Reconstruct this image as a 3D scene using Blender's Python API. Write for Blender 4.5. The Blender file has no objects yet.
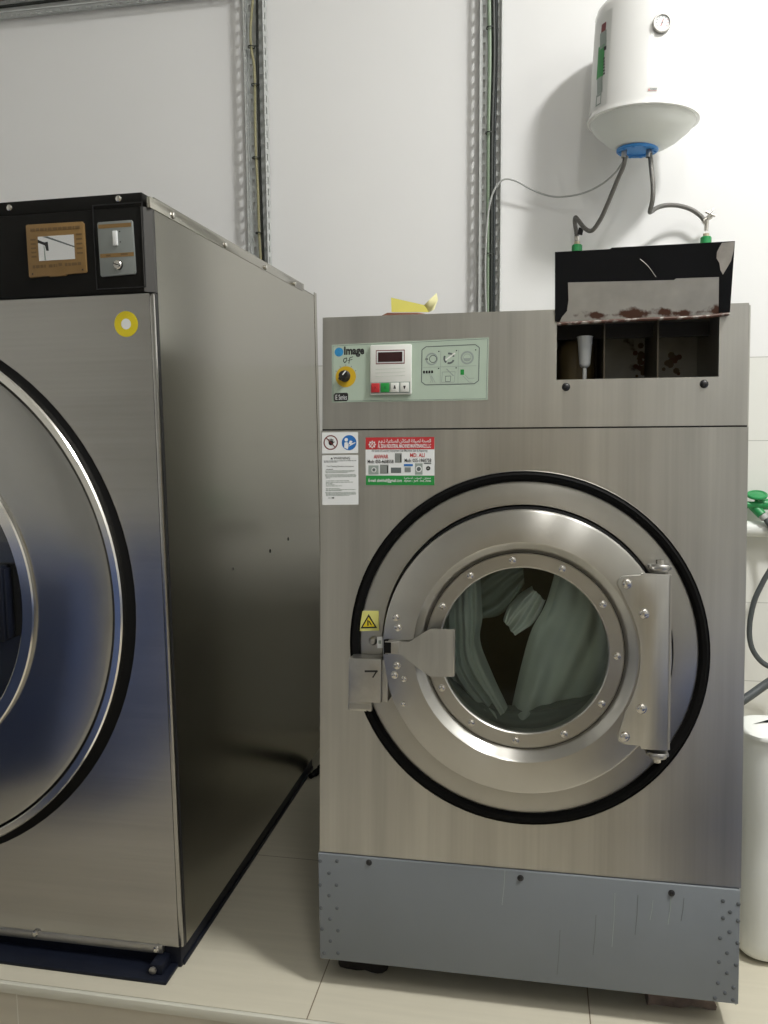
import bpy, bmesh, math, random
from mathutils import Vector, Matrix, noise
random.seed(7)
SC = bpy.context.scene
COL = SC.collection
PI = math.pi

# ------------------------------------------------------------------ camera
CAM = Vector((.4692, -1.6802, 1.2759)); FPX = 816.2
pt, ro, ya = [math.radians(a) for a in (6.2222, -.4147, -10.4867)]
FW = Vector((math.sin(ya)*math.cos(pt), math.cos(ya)*math.cos(pt), -math.sin(pt)))
R0 = Vector((math.cos(ya), -math.sin(ya), 0)); U0 = R0.cross(FW)
RT = R0*math.cos(ro) + U0*math.sin(ro); UP = U0*math.cos(ro) - R0*math.sin(ro)
cd = bpy.data.cameras.new('camera'); cam = bpy.data.objects.new('camera', cd); COL.objects.link(cam)
cd.sensor_fit = 'HORIZONTAL'; cd.sensor_width = 36; cd.lens = FPX*36/768; cd.clip_start = .02
cam.matrix_world = Matrix(((RT.x, UP.x, -FW.x, CAM.x), (RT.y, UP.y, -FW.y, CAM.y), (RT.z, UP.z, -FW.z, CAM.z), (0, 0, 0, 1)))
SC.camera = cam
SC.view_settings.view_transform = 'Standard'; SC.view_settings.look = 'None'
SC.view_settings.exposure = 0; SC.view_settings.gamma = 1; SC.view_settings.use_curve_mapping = False

def ray(x, y): return RT*((x-384)/FPX) - UP*((y-512)/FPX) + FW
def at(x, y, Y):
    'point of the plane y = Y seen at a pixel of the photograph'
    d = ray(x, y); return CAM + d*((Y-CAM.y)/d.y)
# frame of the washer's raked front: local x along the front, local z up the rake, -y outwards
WM = Matrix.Translation((.45, 0, 0)) @ Matrix.Rotation(math.radians(-4.7013), 4, 'X') @ Matrix.Rotation(math.radians(-.1865), 4, 'Y') @ Matrix.Translation((-.45, 0, 0))
# frame of the dryer: its front right corner on the floor
DM = Matrix.Translation((-.3247, -.0079, 0)) @ Matrix.Rotation(math.radians(-.3843), 4, 'Z')
DM2 = DM @ Matrix.Rotation(math.radians(-.5), 4, 'Y')   # its cabinet stands a touch out of plumb
def on_front(M, x, y, off=0):
    I = M.inverted(); c = I @ CAM; d = I.to_3x3() @ ray(x, y); p = c + d*((-off-c.y)/d.y)
    return Vector((p.x, -off, p.z))
def W(x, y, off=0): return on_front(WM, x, y, off)
def D(x, y, off=0): return on_front(DM2, x, y, off)

FORMS = {'ا': 'FE8D FE8E', 'ل': 'FEDD FEDE FEDF FEE0', 'ص': 'FEB9 FEBA FEBB FEBC', 'ح': 'FEA1 FEA2 FEA3 FEA4', 'ة': 'FE93 FE94', 'ي': 'FEF1 FEF2 FEF3 FEF4', 'ن': 'FEE5 FEE6 FEE7 FEE8', 'م': 'FEE1 FEE2 FEE3 FEE4',
         'ك': 'FED9 FEDA FEDB FEDC', 'ئ': 'FE89 FE8A FE8B FE8C', 'ع': 'FEC9 FECA FECB FECC', 'ذ': 'FEAB FEAC', 'ج': 'FE9D FE9E FE9F FEA0', 'ر': 'FEAD FEAE', 'ف': 'FED1 FED2 FED3 FED4'}
def arabic(t):
    'joined letter forms in drawing order, last letter first'
    out = []
    for i, ch in enumerate(t):
        if ch not in FORMS: out.append(ch); continue
        f = FORMS[ch].split(); prev = i > 0 and t[i-1] in FORMS and len(FORMS[t[i-1]].split()) == 4; nxt = i+1 < len(t) and t[i+1] in FORMS and len(f) == 4
        k = (3 if nxt else 1) if prev else (2 if nxt else 0)
        out.append(chr(int(f[k], 16)))
    return ''.join(out[::-1])

# --------------------------------------------------------------- materials
def new_mat(name):
    m = bpy.data.materials.new(name); m.use_nodes = True
    n = m.node_tree.nodes; return m, n, m.node_tree.links, n['Principled BSDF']
def plain(name, col, rough=.5, metal=0., var=.0, scale=8., coat=0, emit=None, bump=0, bscale=200, spec=.5):
    m, n, l, b = new_mat(name)
    b.inputs['Base Color'].default_value = (*col, 1); b.inputs['Roughness'].default_value = rough
    b.inputs['Metallic'].default_value = metal; b.inputs['Coat Weight'].default_value = coat
    b.inputs['Specular IOR Level'].default_value = spec
    tc = n.new('ShaderNodeTexCoord')
    if var:
        nz = n.new('ShaderNodeTexNoise'); nz.inputs['Scale'].default_value = scale; nz.inputs['Detail'].default_value = 6
        l.new(tc.outputs['Object'], nz.inputs['Vector'])
        mx = n.new('ShaderNodeMix'); mx.data_type = 'RGBA'
        mx.inputs['A'].default_value = (*[c*(1-var) for c in col], 1); mx.inputs['B'].default_value = (*[min(1, c*(1+var)) for c in col], 1)
        l.new(nz.outputs['Fac'], mx.inputs['Factor']); l.new(mx.outputs['Result'], b.inputs['Base Color'])
    if bump:
        nz = n.new('ShaderNodeTexNoise'); nz.inputs['Scale'].default_value = bscale; nz.inputs['Detail'].default_value = 4
        l.new(tc.outputs['Object'], nz.inputs['Vector'])
        bp = n.new('ShaderNodeBump'); bp.inputs['Strength'].default_value = bump; bp.inputs['Distance'].default_value = .002
        l.new(nz.outputs['Fac'], bp.inputs['Height']); l.new(bp.outputs['Normal'], b.inputs['Normal'])
    if emit:
        b.inputs['Emission Color'].default_value = (*emit[0], 1); b.inputs['Emission Strength'].default_value = emit[1]
    return m
def steel(name, col=(.62, .6, .56), rough=.3, grain=(160, 160, 2.5), aniso=.5, tan=(1, 0, 0), radial=False, smudge=.12, dirt=.1, bump=.06, streak=None):
    'brushed stainless steel: fine grain along one axis, faint smudges'
    m, n, l, b = new_mat(name)
    b.inputs['Metallic'].default_value = 1
    tc = n.new('ShaderNodeTexCoord')
    mp = n.new('ShaderNodeMapping'); mp.inputs['Scale'].default_value = grain; l.new(tc.outputs['Object'], mp.inputs['Vector'])
    g = n.new('ShaderNodeTexNoise'); g.inputs['Scale'].default_value = 1; g.inputs['Detail'].default_value = 3; l.new(mp.outputs['Vector'], g.inputs['Vector'])
    s = n.new('ShaderNodeTexNoise'); s.inputs['Scale'].default_value = 3.5; s.inputs['Detail'].default_value = 3
    l.new(tc.outputs['Object'], s.inputs['Vector'])
    r = n.new('ShaderNodeMapRange'); r.clamp = False; r.inputs['From Min'].default_value = .25; r.inputs['From Max'].default_value = .75
    r.inputs['To Min'].default_value = rough-smudge*.5; r.inputs['To Max'].default_value = rough+smudge*.6
    l.new(s.outputs['Fac'], r.inputs['Value']); l.new(r.outputs['Result'], b.inputs['Roughness'])
    mx = n.new('ShaderNodeMix'); mx.data_type = 'RGBA'
    mx.inputs['A'].default_value = (*[c*(1-dirt) for c in col], 1); mx.inputs['B'].default_value = (*[min(1, c*(1+dirt)) for c in col], 1)
    ad = n.new('ShaderNodeMath'); ad.operation = 'ADD'; l.new(g.outputs['Fac'], ad.inputs[0]); l.new(s.outputs['Fac'], ad.inputs[1])
    hf = n.new('ShaderNodeMath'); hf.operation = 'MULTIPLY'; hf.inputs[1].default_value = .5; l.new(ad.outputs[0], hf.inputs[0])
    fac = hf.outputs[0]
    if streak:
        m2 = n.new('ShaderNodeMapping'); m2.inputs['Scale'].default_value = streak; l.new(tc.outputs['Object'], m2.inputs['Vector'])
        k = n.new('ShaderNodeTexNoise'); k.inputs['Scale'].default_value = 1; k.inputs['Detail'].default_value = 4; l.new(m2.outputs['Vector'], k.inputs['Vector'])
        am = n.new('ShaderNodeMath'); am.operation = 'MULTIPLY_ADD'; l.new(k.outputs['Fac'], am.inputs[0]); am.inputs[1].default_value = 1.6; am.inputs[2].default_value = -.8
        a2 = n.new('ShaderNodeMath'); a2.operation = 'ADD'; l.new(fac, a2.inputs[0]); l.new(am.outputs[0], a2.inputs[1]); fac = a2.outputs[0]
    l.new(fac, mx.inputs['Factor']); l.new(mx.outputs['Result'], b.inputs['Base Color'])
    bp = n.new('ShaderNodeBump'); bp.inputs['Strength'].default_value = bump; bp.inputs['Distance'].default_value = .001
    l.new(g.outputs['Fac'], bp.inputs['Height']); l.new(bp.outputs['Normal'], b.inputs['Normal'])
    b.inputs['Anisotropic'].default_value = aniso
    if radial:
        t = n.new('ShaderNodeTangent'); t.direction_type = 'RADIAL'; t.axis = 'Y'; l.new(t.outputs[0], b.inputs['Tangent'])
        b.inputs['Anisotropic Rotation'].default_value = .25
    elif aniso:
        t = n.new('ShaderNodeCombineXYZ')
        for i in range(3): t.inputs[i].default_value = tan[i]
        l.new(t.outputs[0], b.inputs['Tangent'])
    return m
M = {}
M['washer_steel'] = steel('washer_steel', (.51, .50, .47), .33, (150, 150, 2), .45, (0, 0, 1), bump=.03, smudge=.05, dirt=.16, streak=(22, 22, 1.3))
M['door_steel'] = steel('door_steel', (.53, .52, .49), .305, (30, 30, 30), .85, radial=True, bump=.02, smudge=.03)
M['ring_steel'] = steel('ring_steel', (.48, .47, .44), .33, (30, 30, 30), .6, radial=True, bump=.02, smudge=.05)
M['dryer_steel'] = steel('dryer_steel', (.43, .42, .40), .225, (2, 150, 150), .4, (1, 0, 0), bump=.02, smudge=.045, dirt=.14, streak=(1.3, 9, 9))
M['dryer_side'] = steel('dryer_side', (.45, .435, .385), .22, (150, 3, 150), .4, (0, 0, 1), bump=.01, smudge=.04, dirt=.05)
M['dryer_door'] = steel('dryer_door', (.42, .415, .40), .205, (30, 30, 30), .25, radial=True, bump=.02, smudge=.05)
M['chrome'] = steel('chrome', (.78, .76, .71), .16, (40, 40, 40), 0, bump=.01, smudge=.04, dirt=.03)
M['bolt_steel'] = plain('bolt_steel', (.62, .60, .56), .25, 1)
M['dull_steel'] = steel('dull_steel', (.42, .41, .39), .38, (60, 60, 60), 0, dirt=.25)
M['galv'] = plain('galvanised_steel', (.60, .62, .61), .42, .45, .15, 30)
M['black'] = plain('black_plastic', (.012, .012, .013), .38, 0, .3, 20)
M['rubber'] = plain('black_rubber', (.004, .004, .004), .7, spec=.12)
M['navy'] = plain('navy_enamel', (.006, .008, .016), .45, 0, .4, 14, spec=.25)
M['console'] = plain('console_black', (.007, .0068, .0062), .5, 0, .3, 9, bump=.05, bscale=350, spec=.16)
M['side_sheet'] = plain('side_sheet', (.58, .575, .53), .4, .5, .06, 5)
M['divider'] = plain('stained_divider', (.10, .085, .06), .5, .4, .6, 60)
M['console_end'] = plain('console_end', (.055, .053, .05), .45, .3)
M['liner'] = plain('black_lining', (.006, .0065, .008), .55, 0, .3, 20, spec=.2)
M['grey_paint'] = plain('grey_paint', (.185, .203, .218), .45, 0, .10, 5)
M['rivet_grey'] = plain('rivet_grey', (.11, .12, .13), .6, 0, .1, 20, spec=.2)
M['white_enamel'] = plain('white_enamel', (.84, .84, .82), .22, 0, coat=.3)
M['white_plastic'] = plain('white_plastic', (.80, .82, .79), .45, 0, .03, 6)
M['blue_plastic'] = plain('blue_plastic', (.04, .26, .68), .4)
M['green_ppr'] = plain('green_pipe', (.02, .27, .08), .4)
M['brass'] = plain('pale_brass', (.55, .48, .36), .35, .6)
M['braid'] = plain('braided_steel', (.17, .165, .155), .4, .8, .5, 260, bump=.6, bscale=900)
M['cable_grey'] = plain('grey_cable', (.42, .43, .42), .5)
M['hose_grey'] = plain('grey_hose', (.075, .085, .09), .5)
M['cable_olive'] = plain('olive_cable', (.33, .31, .17), .5)
M['cable_green'] = plain('pale_green_cable', (.27, .36, .25), .5)
M['cable_black'] = plain('black_cable', (.013, .017, .013), .5)
M['cable_brown'] = plain('brown_cable', (.19, .085, .035), .5)
M['label_green'] = plain('label_green', (.42, .51, .42), .35, 0, .05, 20)
M['paper'] = plain('white_vinyl', (.78, .80, .80), .4)
M['ivory'] = plain('ivory_plastic', (.70, .71, .67), .4)
M['ink'] = plain('black_ink', (.012, .012, .012), .5)
M['grey_ink'] = plain('grey_ink', (.12, .14, .14), .5)
M['mid_ink'] = plain('mid_grey_ink', (.30, .35, .32), .5)
M['red'] = plain('red_ink', (.50, .03, .035), .4)
M['dark_red'] = plain('dark_red_ink', (.16, .012, .015), .4)
M['green'] = plain('green_ink', (.015, .27, .05), .4)
M['blue'] = plain('blue_ink', (.015, .15, .48), .4)
M['globe'] = plain('globe_blue', (.03, .26, .55), .35, 0, .5, 60)
M['yellow'] = plain('yellow_ink', (.72, .58, .015), .42)
M['amber'] = plain('amber_ink', (.62, .40, .015), .42)
M['pale_yellow'] = plain('pale_yellow', (.72, .70, .22), .5)
M['display'] = plain('display_dark_red', (.035, .008, .009), .12)
M['brown_plate'] = plain('brown_plate', (.27, .165, .062), .4, .3, .2, 25)
M['brown_ink'] = plain('brown_ink', (.15, .088, .032), .5)
M['grey_plate'] = plain('grey_plate', (.25, .27, .26), .4, .3, .06, 30)
M['mirror'] = plain('clear_gauge_pane', (.80, .81, .83), .06, .85)
M['packet_yellow'] = plain('yellow_paper', (.62, .57, .11), .6, 0, .15, 25)
M['packet_pale'] = plain('pale_yellow_paper', (.74, .70, .38), .6, 0, .1, 25)
M['cardboard'] = plain('brown_card', (.16, .06, .035), .7)
M['brown_tank'] = plain('brown_translucent', (.26, .20, .10), .35, 0, .2, 12)
M['cup'] = plain('cloudy_plastic', (.62, .64, .63), .35)
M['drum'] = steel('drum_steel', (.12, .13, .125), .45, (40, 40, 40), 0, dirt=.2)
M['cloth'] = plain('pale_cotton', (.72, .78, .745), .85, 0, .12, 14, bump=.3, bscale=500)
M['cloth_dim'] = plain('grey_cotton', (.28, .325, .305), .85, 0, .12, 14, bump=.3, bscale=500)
M['cloth_white'] = plain('white_cotton', (.82, .86, .83), .85, 0, .1, 20, bump=.3, bscale=500)
M['low_blue'] = plain('blue_paint', (.065, .11, .29), .5, 0, .1, 4)
M['dirty_pad'] = plain('crushed_pad', (.22, .17, .145), .9, 0, .6, 40, bump=.8, bscale=120)
M['dark_pad'] = plain('dark_pad', (.02, .018, .016), .9, 0, .6, 40, bump=.6, bscale=120)

def glass(name, tint, refl=.06):
    m = bpy.data.materials.new(name); m.use_nodes = True; n = m.node_tree.nodes; l = m.node_tree.links
    n.remove(n['Principled BSDF']); o = n['Material Output']
    t = n.new('ShaderNodeBsdfTransparent'); t.inputs['Color'].default_value = (*tint, 1)
    g = n.new('ShaderNodeBsdfGlossy'); g.inputs['Roughness'].default_value = .06; g.inputs['Color'].default_value = (.9, .95, .92, 1)
    fr = n.new('ShaderNodeFresnel'); fr.inputs['IOR'].default_value = 1.45
    mx = n.new('ShaderNodeMixShader'); l.new(fr.outputs[0], mx.inputs[0]); l.new(t.outputs[0], mx.inputs[1]); l.new(g.outputs[0], mx.inputs[2])
    l.new(mx.outputs[0], o.inputs['Surface']); return m
M['glass'] = glass('porthole_glass', (.84, .91, .875))
M['dark_window'] = plain('dark_window', (.10, .105, .11), .16, .8, coat=.5)

def rusty(name, base, metal, rough, rust_scale, edge_axis, edge_at, edge_w, amount=.5):
    'bare metal with rust blotches that gather along one edge'
    m, n, l, b = new_mat(name)
    tc = n.new('ShaderNodeTexCoord'); sp = n.new('ShaderNodeSeparateXYZ'); l.new(tc.outputs['Object'], sp.inputs[0])
    nz = n.new('ShaderNodeTexNoise'); nz.inputs['Scale'].default_value = rust_scale; nz.inputs['Detail'].default_value = 8; l.new(tc.outputs['Object'], nz.inputs['Vector'])
    d = n.new('ShaderNodeMath'); d.operation = 'SUBTRACT'; l.new(sp.outputs[edge_axis], d.inputs[0]); d.inputs[1].default_value = edge_at
    a = n.new('ShaderNodeMath'); a.operation = 'ABSOLUTE'; l.new(d.outputs[0], a.inputs[0])
    q = n.new('ShaderNodeMath'); q.operation = 'DIVIDE'; l.new(a.outputs[0], q.inputs[0]); q.inputs[1].default_value = edge_w
    s = n.new('ShaderNodeMath'); s.operation = 'SUBTRACT'; l.new(nz.outputs['Fac'], s.inputs[0]); l.new(q.outputs[0], s.inputs[1])
    r = n.new('ShaderNodeMapRange'); r.inputs['From Min'].default_value = amount-.08; r.inputs['From Max'].default_value = amount+.04; l.new(s.outputs[0], r.inputs['Value'])
    n2 = n.new('ShaderNodeTexNoise'); n2.inputs['Scale'].default_value = 22; n2.inputs['Detail'].default_value = 6; l.new(tc.outputs['Object'], n2.inputs['Vector'])
    bm_ = n.new('ShaderNodeMix'); bm_.data_type = 'RGBA'; bm_.inputs['A'].default_value = (*[c*.72 for c in base], 1); bm_.inputs['B'].default_value = (*[min(1, c*1.25) for c in base], 1)
    l.new(n2.outputs['Fac'], bm_.inputs['Factor'])
    mx = n.new('ShaderNodeMix'); mx.data_type = 'RGBA'; l.new(r.outputs[0], mx.inputs['Factor']); l.new(bm_.outputs['Result'], mx.inputs['A']); mx.inputs['B'].default_value = (.075, .026, .012, 1)
    l.new(mx.outputs['Result'], b.inputs['Base Color'])
    inv = n.new('ShaderNodeMath'); inv.operation = 'SUBTRACT'; inv.inputs[0].default_value = 1; l.new(r.outputs[0], inv.inputs[1])
    mt = n.new('ShaderNodeMath'); mt.operation = 'MULTIPLY'; mt.inputs[1].default_value = metal; l.new(inv.outputs[0], mt.inputs[0]); l.new(mt.outputs[0], b.inputs['Metallic'])
    b.inputs['Roughness'].default_value = rough
    return m

# ------------------------------------------------------------ mesh builder
WORLD = {}
class MB:
    def __init__(s): s.v = []; s.f = []; s.m = []; s.mats = []
    def mi(s, mat):
        if mat not in s.mats: s.mats.append(mat)
        return s.mats.index(mat)
    def add(s, vs, fs, mat):
        o = len(s.v); i = s.mi(mat); s.v += [Vector(v) for v in vs]
        for f in fs: s.f.append([o+k for k in f]); s.m.append(i)
        return s
    def from_bm(s, bm, mat, X=None):
        bm.verts.index_update()
        s.add([(X @ v.co if X else v.co.copy()) for v in bm.verts], [[v.index for v in f.verts] for f in bm.faces], mat); bm.free(); return s
    def box(s, x0, x1, y0, y1, z0, z1, mat, bev=0, X=None, seg=2):
        bm = bmesh.new(); bmesh.ops.create_cube(bm, size=1)
        for v in bm.verts: v.co = Vector((x0+(x1-x0)*(v.co.x+.5), y0+(y1-y0)*(v.co.y+.5), z0+(z1-z0)*(v.co.z+.5)))
        if bev: bmesh.ops.bevel(bm, geom=bm.edges[:], offset=bev, segments=seg, affect='EDGES', profile=.5)
        return s.from_bm(bm, mat, X)
    def lathe(s, prof, c, axis, mat, n=48, closed=False, a0=0, a1=2*PI):
        'revolve (radius, height) pairs about an axis through c'
        c = Vector(c); ax = Vector(axis).normalized(); e1 = ax.orthogonal().normalized(); e2 = ax.cross(e1)
        full = abs(a1-a0-2*PI) < 1e-6; k = n if full else n+1
        vs = []
        for r, h in prof:
            for i in range(k):
                a = a0+(a1-a0)*i/n; vs.append(c + ax*h + (e1*math.cos(a)+e2*math.sin(a))*r)
        fs = []; P = len(prof)
        for j in range(P if closed else P-1):
            j2 = (j+1) % P
            for i in range(n):
                i2 = (i+1) % k if full else i+1
                fs.append([j*k+i, j*k+i2, j2*k+i2, j2*k+i])
        return s.add(vs, fs, mat)
    def tube(s, pts, r, mat, n=10, smooth=6, caps=True):
        pts = [Vector(p) for p in pts]
        if smooth and len(pts) > 2:
            q = [pts[0]*2-pts[1]] + pts + [pts[-1]*2-pts[-2]]; out = []
            for i in range(1, len(q)-2):
                for k in range(smooth):
                    t = k/smooth; p0, p1, p2, p3 = q[i-1:i+3]
                    out.append(.5*((2*p1)+(p2-p0)*t+(2*p0-5*p1+4*p2-p3)*t*t+(3*p1-p0-3*p2+p3)*t**3))
            pts = out + [pts[-1]]
        vs = []; fs = []; e = None
        for i, p in enumerate(pts):
            t = (pts[min(i+1, len(pts)-1)]-pts[max(i-1, 0)]).normalized()
            e = (e - t*e.dot(t)).normalized() if e is not None and (e - t*e.dot(t)).length > 1e-4 else t.orthogonal().normalized()
            b = t.cross(e); rr = r[min(i, len(r)-1)] if isinstance(r, (list, tuple)) else r
            vs += [p + (e*math.cos(2*PI*k/n)+b*math.sin(2*PI*k/n))*rr for k in range(n)]
        for i in range(len(pts)-1):
            for k in range(n): fs.append([i*n+k, i*n+(k+1) % n, (i+1)*n+(k+1) % n, (i+1)*n+k])
        if caps: fs.append(list(range(n))[::-1]); fs.append([(len(pts)-1)*n+k for k in range(n)])
        return s.add(vs, fs, mat)
    def prism(s, pts, y0, y1, mat, bev=0):
        'outline in (x, z), or 3-D points whose own y is the front; extruded from y0 (front) to y1'
        n = len(pts); three = len(pts[0]) == 3
        if three: fr = [Vector(p) for p in pts]; bk = [Vector((p[0], p[1]+(y1-y0), p[2])) for p in pts]
        else: fr = [Vector((p[0], y0, p[1])) for p in pts]; bk = [Vector((p[0], y1, p[1])) for p in pts]
        bm = bmesh.new(); a = [bm.verts.new(p) for p in fr]; b = [bm.verts.new(p) for p in bk]
        f0 = bm.faces.new(a); bm.faces.new(b[::-1])
        for i in range(n): bm.faces.new([a[i], b[i], b[(i+1) % n], a[(i+1) % n]])
        bmesh.ops.recalc_face_normals(bm, faces=bm.faces[:])
        if bev: bmesh.ops.bevel(bm, geom=list(f0.edges), offset=bev, segments=2, affect='EDGES', profile=.5)
        return s.from_bm(bm, mat)
    def disc(s, x, z, r, y, mat, n=24, r2=None, y2=None, a0=0, a1=2*PI):
        'flat disc or ring facing -y'
        if r2 is None:
            return s.add([(x+r*math.cos(2*PI*i/n), y, z+r*math.sin(2*PI*i/n)) for i in range(n)], [list(range(n))], mat)
        vs = []; fs = []
        for i in range(n+1):
            a = a0+(a1-a0)*i/n; vs += [(x+r*math.cos(a), y, z+r*math.sin(a)), (x+r2*math.cos(a), y, z+r2*math.sin(a))]
        for i in range(n): fs.append([2*i, 2*i+2, 2*i+3, 2*i+1])
        return s.add(vs, fs, mat)
    def flat(s, pts, y, mat): return s.add([(p[0], y, p[1]) for p in pts], [list(range(len(pts)))], mat)
    def rect(s, x0, x1, z0, z1, y, mat): return s.flat([(x0, z0), (x1, z0), (x1, z1), (x0, z1)], y, mat)
    def line(s, a, b, w, y, mat):
        a = Vector(a[:2]); b = Vector(b[:2]); d = (b-a); nrm = Vector((-d.y, d.x)).normalized()*w/2
        return s.flat([a+nrm, a-nrm, b-nrm, b+nrm], y, mat)
    def poly_line(s, pts, w, y, mat, close=False):
        for a, b in zip(pts, pts[1:] + ([pts[0]] if close else [])):
            if (Vector(a)-Vector(b)).length > 1e-7: s.line(a, b, w, y, mat)
        return s
    def text(s, body, x0, x1, z0, z1, y, mat, bold=0, flip=False):
        'lettering stretched to fill a rectangle on a plane facing -y'
        c = bpy.data.curves.new('lettering', 'FONT'); c.body = body; c.offset = bold; c.resolution_u = 2
        o = bpy.data.objects.new('lettering', c); COL.objects.link(o)
        dg = bpy.context.evaluated_depsgraph_get(); me = bpy.data.meshes.new_from_object(o.evaluated_get(dg))
        vs = [v.co.copy() for v in me.vertices]; fs = [list(p.vertices) for p in me.polygons]
        bpy.data.objects.remove(o); bpy.data.curves.remove(c); bpy.data.meshes.remove(me)
        if not vs: return s
        ax, bx = min(v.x for v in vs), max(v.x for v in vs); az, bz = min(v.y for v in vs), max(v.y for v in vs)
        out = []
        for v in vs:
            a, b = (v.x-ax)/max(bx-ax, 1e-6), (v.y-az)/max(bz-az, 1e-6)
            if flip: a, b = 1-a, 1-b
            out.append((x0+(x1-x0)*a, y, z0+(z1-z0)*b))
        return s.add(out, fs, mat)
    def build(s, name, parent=None, X=None, angle=35):
        'link everything collected as ONE mesh object; X is its world frame, kept as its own transform'
        me = bpy.data.meshes.new(name); X = X or Matrix(); o = bpy.data.objects.new(name, me); COL.objects.link(o)
        lo = Vector([min(v[i] for v in s.v) for i in range(3)]); hi = Vector([max(v[i] for v in s.v) for i in range(3)])
        c = (lo+hi)/2
        if parent is None: c = Vector((c.x, c.y, lo.z))
        me.from_pydata([v-c for v in s.v] if s.recentre else s.v, [], s.f)
        for mt in s.mats: me.materials.append(mt)
        me.polygons.foreach_set('material_index', s.m)
        me.polygons.foreach_set('use_smooth', [True]*len(me.polygons))
        me.update(); me.set_sharp_from_angle(angle=math.radians(angle))
        Wd = X @ Matrix.Translation(c) if s.recentre else X
        if parent is not None: o.parent = parent; o.matrix_basis = WORLD[parent.name].inverted() @ Wd
        else: o.matrix_basis = Wd
        WORLD[o.name] = Wd.copy(); return o
    recentre = True
def fix_normals(o):
    bm = bmesh.new(); bm.from_mesh(o.data); bmesh.ops.recalc_face_normals(bm, faces=bm.faces[:]); bm.to_mesh(o.data); bm.free(); return o
def thing(name, label, cat, X=None, group=None):
    o = bpy.data.objects.new(name, None); COL.objects.link(o); o.empty_display_size = .1
    X = X or Matrix(); o.matrix_basis = X; WORLD[o.name] = X.copy(); return tag(o, label, cat, group)
def tag(o, label, cat, group=None, kind=None):
    o['label'] = label; o['category'] = cat
    if group: o['group'] = group
    if kind: o['kind'] = kind
    return o
def struct(o): o['kind'] = 'structure'; return o
def lab(o, t): o['label'] = t; return o

# ------------------------------------------------------------- the setting
def wall_mat():
    m, n, l, b = new_mat('painted_wall'); b.inputs['Roughness'].default_value = .55
    g = n.new('ShaderNodeNewGeometry'); sp = n.new('ShaderNodeSeparateXYZ'); l.new(g.outputs['Position'], sp.inputs[0])
    def math_(op, a, v):
        q = n.new('ShaderNodeMath'); q.operation = op
        l.new(a, q.inputs[0])
        if isinstance(v, float): q.inputs[1].default_value = v
        else: l.new(v, q.inputs[1])
        return q.outputs[0]
    a = math_('SUBTRACT', sp.outputs['Z'], 1.5025); a = math_('ADD', a, 3.0); md = math_('PINGPONG', a, .15)
    jz = math_('LESS_THAN', md, .0014)
    ax = math_('ADD', sp.outputs['X'], 3.02); mx_ = math_('PINGPONG', ax, .3); jx = math_('LESS_THAN', mx_, .0012)
    below = math_('LESS_THAN', sp.outputs['Z'], 1.5045)
    j = math_('MULTIPLY', math_('MAXIMUM', jz, jx), below)
    nz = n.new('ShaderNodeTexNoise'); nz.inputs['Scale'].default_value = 1.6; nz.inputs['Detail'].default_value = 5; l.new(g.outputs['Position'], nz.inputs['Vector'])
    c0 = n.new('ShaderNodeMix'); c0.data_type = 'RGBA'; c0.inputs['A'].default_value = (.80, .80, .80, 1); c0.inputs['B'].default_value = (.86, .86, .855, 1); l.new(nz.outputs['Fac'], c0.inputs['Factor'])
    c1 = n.new('ShaderNodeMix'); c1.data_type = 'RGBA'; l.new(below, c1.inputs['Factor']); l.new(c0.outputs['Result'], c1.inputs['A']); c1.inputs['B'].default_value = (.78, .78, .74, 1)
    c2 = n.new('ShaderNodeMix'); c2.data_type = 'RGBA'; l.new(j, c2.inputs['Factor']); l.new(c1.outputs['Result'], c2.inputs['A']); c2.inputs['B'].default_value = (.50, .50, .47, 1)
    l.new(c2.outputs['Result'], b.inputs['Base Color'])
    return m
def tile_mat(name, base, x0, y0, grout, riser=False):
    m, n, l, b = new_mat(name); b.inputs['Roughness'].default_value = .33
    g = n.new('ShaderNodeNewGeometry'); sp = n.new('ShaderNodeSeparateXYZ'); l.new(g.outputs['Position'], sp.inputs[0])
    def M_(op, a, v):
        q = n.new('ShaderNodeMath'); q.operation = op; l.new(a, q.inputs[0])
        if isinstance(v, float): q.inputs[1].default_value = v
        else: l.new(v, q.inputs[1])
        return q.outputs[0]
    jx = M_('LESS_THAN', M_('PINGPONG', M_('ADD', sp.outputs['X'], 6.0-x0), .3), .0014)
    jy = M_('LESS_THAN', M_('PINGPONG', M_('ADD', sp.outputs['Y'], 6.0-y0), .3), .0012)
    if not riser:
        jy = M_('MULTIPLY', jy, M_('GREATER_THAN', sp.outputs['Y'], .2)); jx = M_('MULTIPLY', jx, M_('GREATER_THAN', sp.outputs['X'], -.4))
    j = jx if riser else M_('MAXIMUM', jx, jy)
    mp = n.new('ShaderNodeMapping'); mp.inputs['Scale'].default_value = (3, 55, 40); l.new(g.outputs['Position'], mp.inputs['Vector'])
    nz = n.new('ShaderNodeTexNoise'); nz.inputs['Scale'].default_value = 1; nz.inputs['Detail'].default_value = 5; l.new(mp.outputs[0], nz.inputs['Vector'])
    c0 = n.new('ShaderNodeMix'); c0.data_type = 'RGBA'; c0.inputs['A'].default_value = (*[c*.9 for c in base], 1); c0.inputs['B'].default_value = (*[c*1.08 for c in base], 1); l.new(nz.outputs['Fac'], c0.inputs['Factor'])
    c2 = n.new('ShaderNodeMix'); c2.data_type = 'RGBA'; l.new(j, c2.inputs['Factor']); l.new(c0.outputs['Result'], c2.inputs['A']); c2.inputs['B'].default_value = (*grout, 1)
    l.new(c2.outputs['Result'], b.inputs['Base Color']); return m
M['wall'] = wall_mat()
M['plain_wall'] = plain('room_wall', (.74, .74, .72), .6, 0, .04, 2)
M['far_wall'] = plain('far_wall', (.52, .52, .50), .6, 0, .06, 2)
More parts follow.
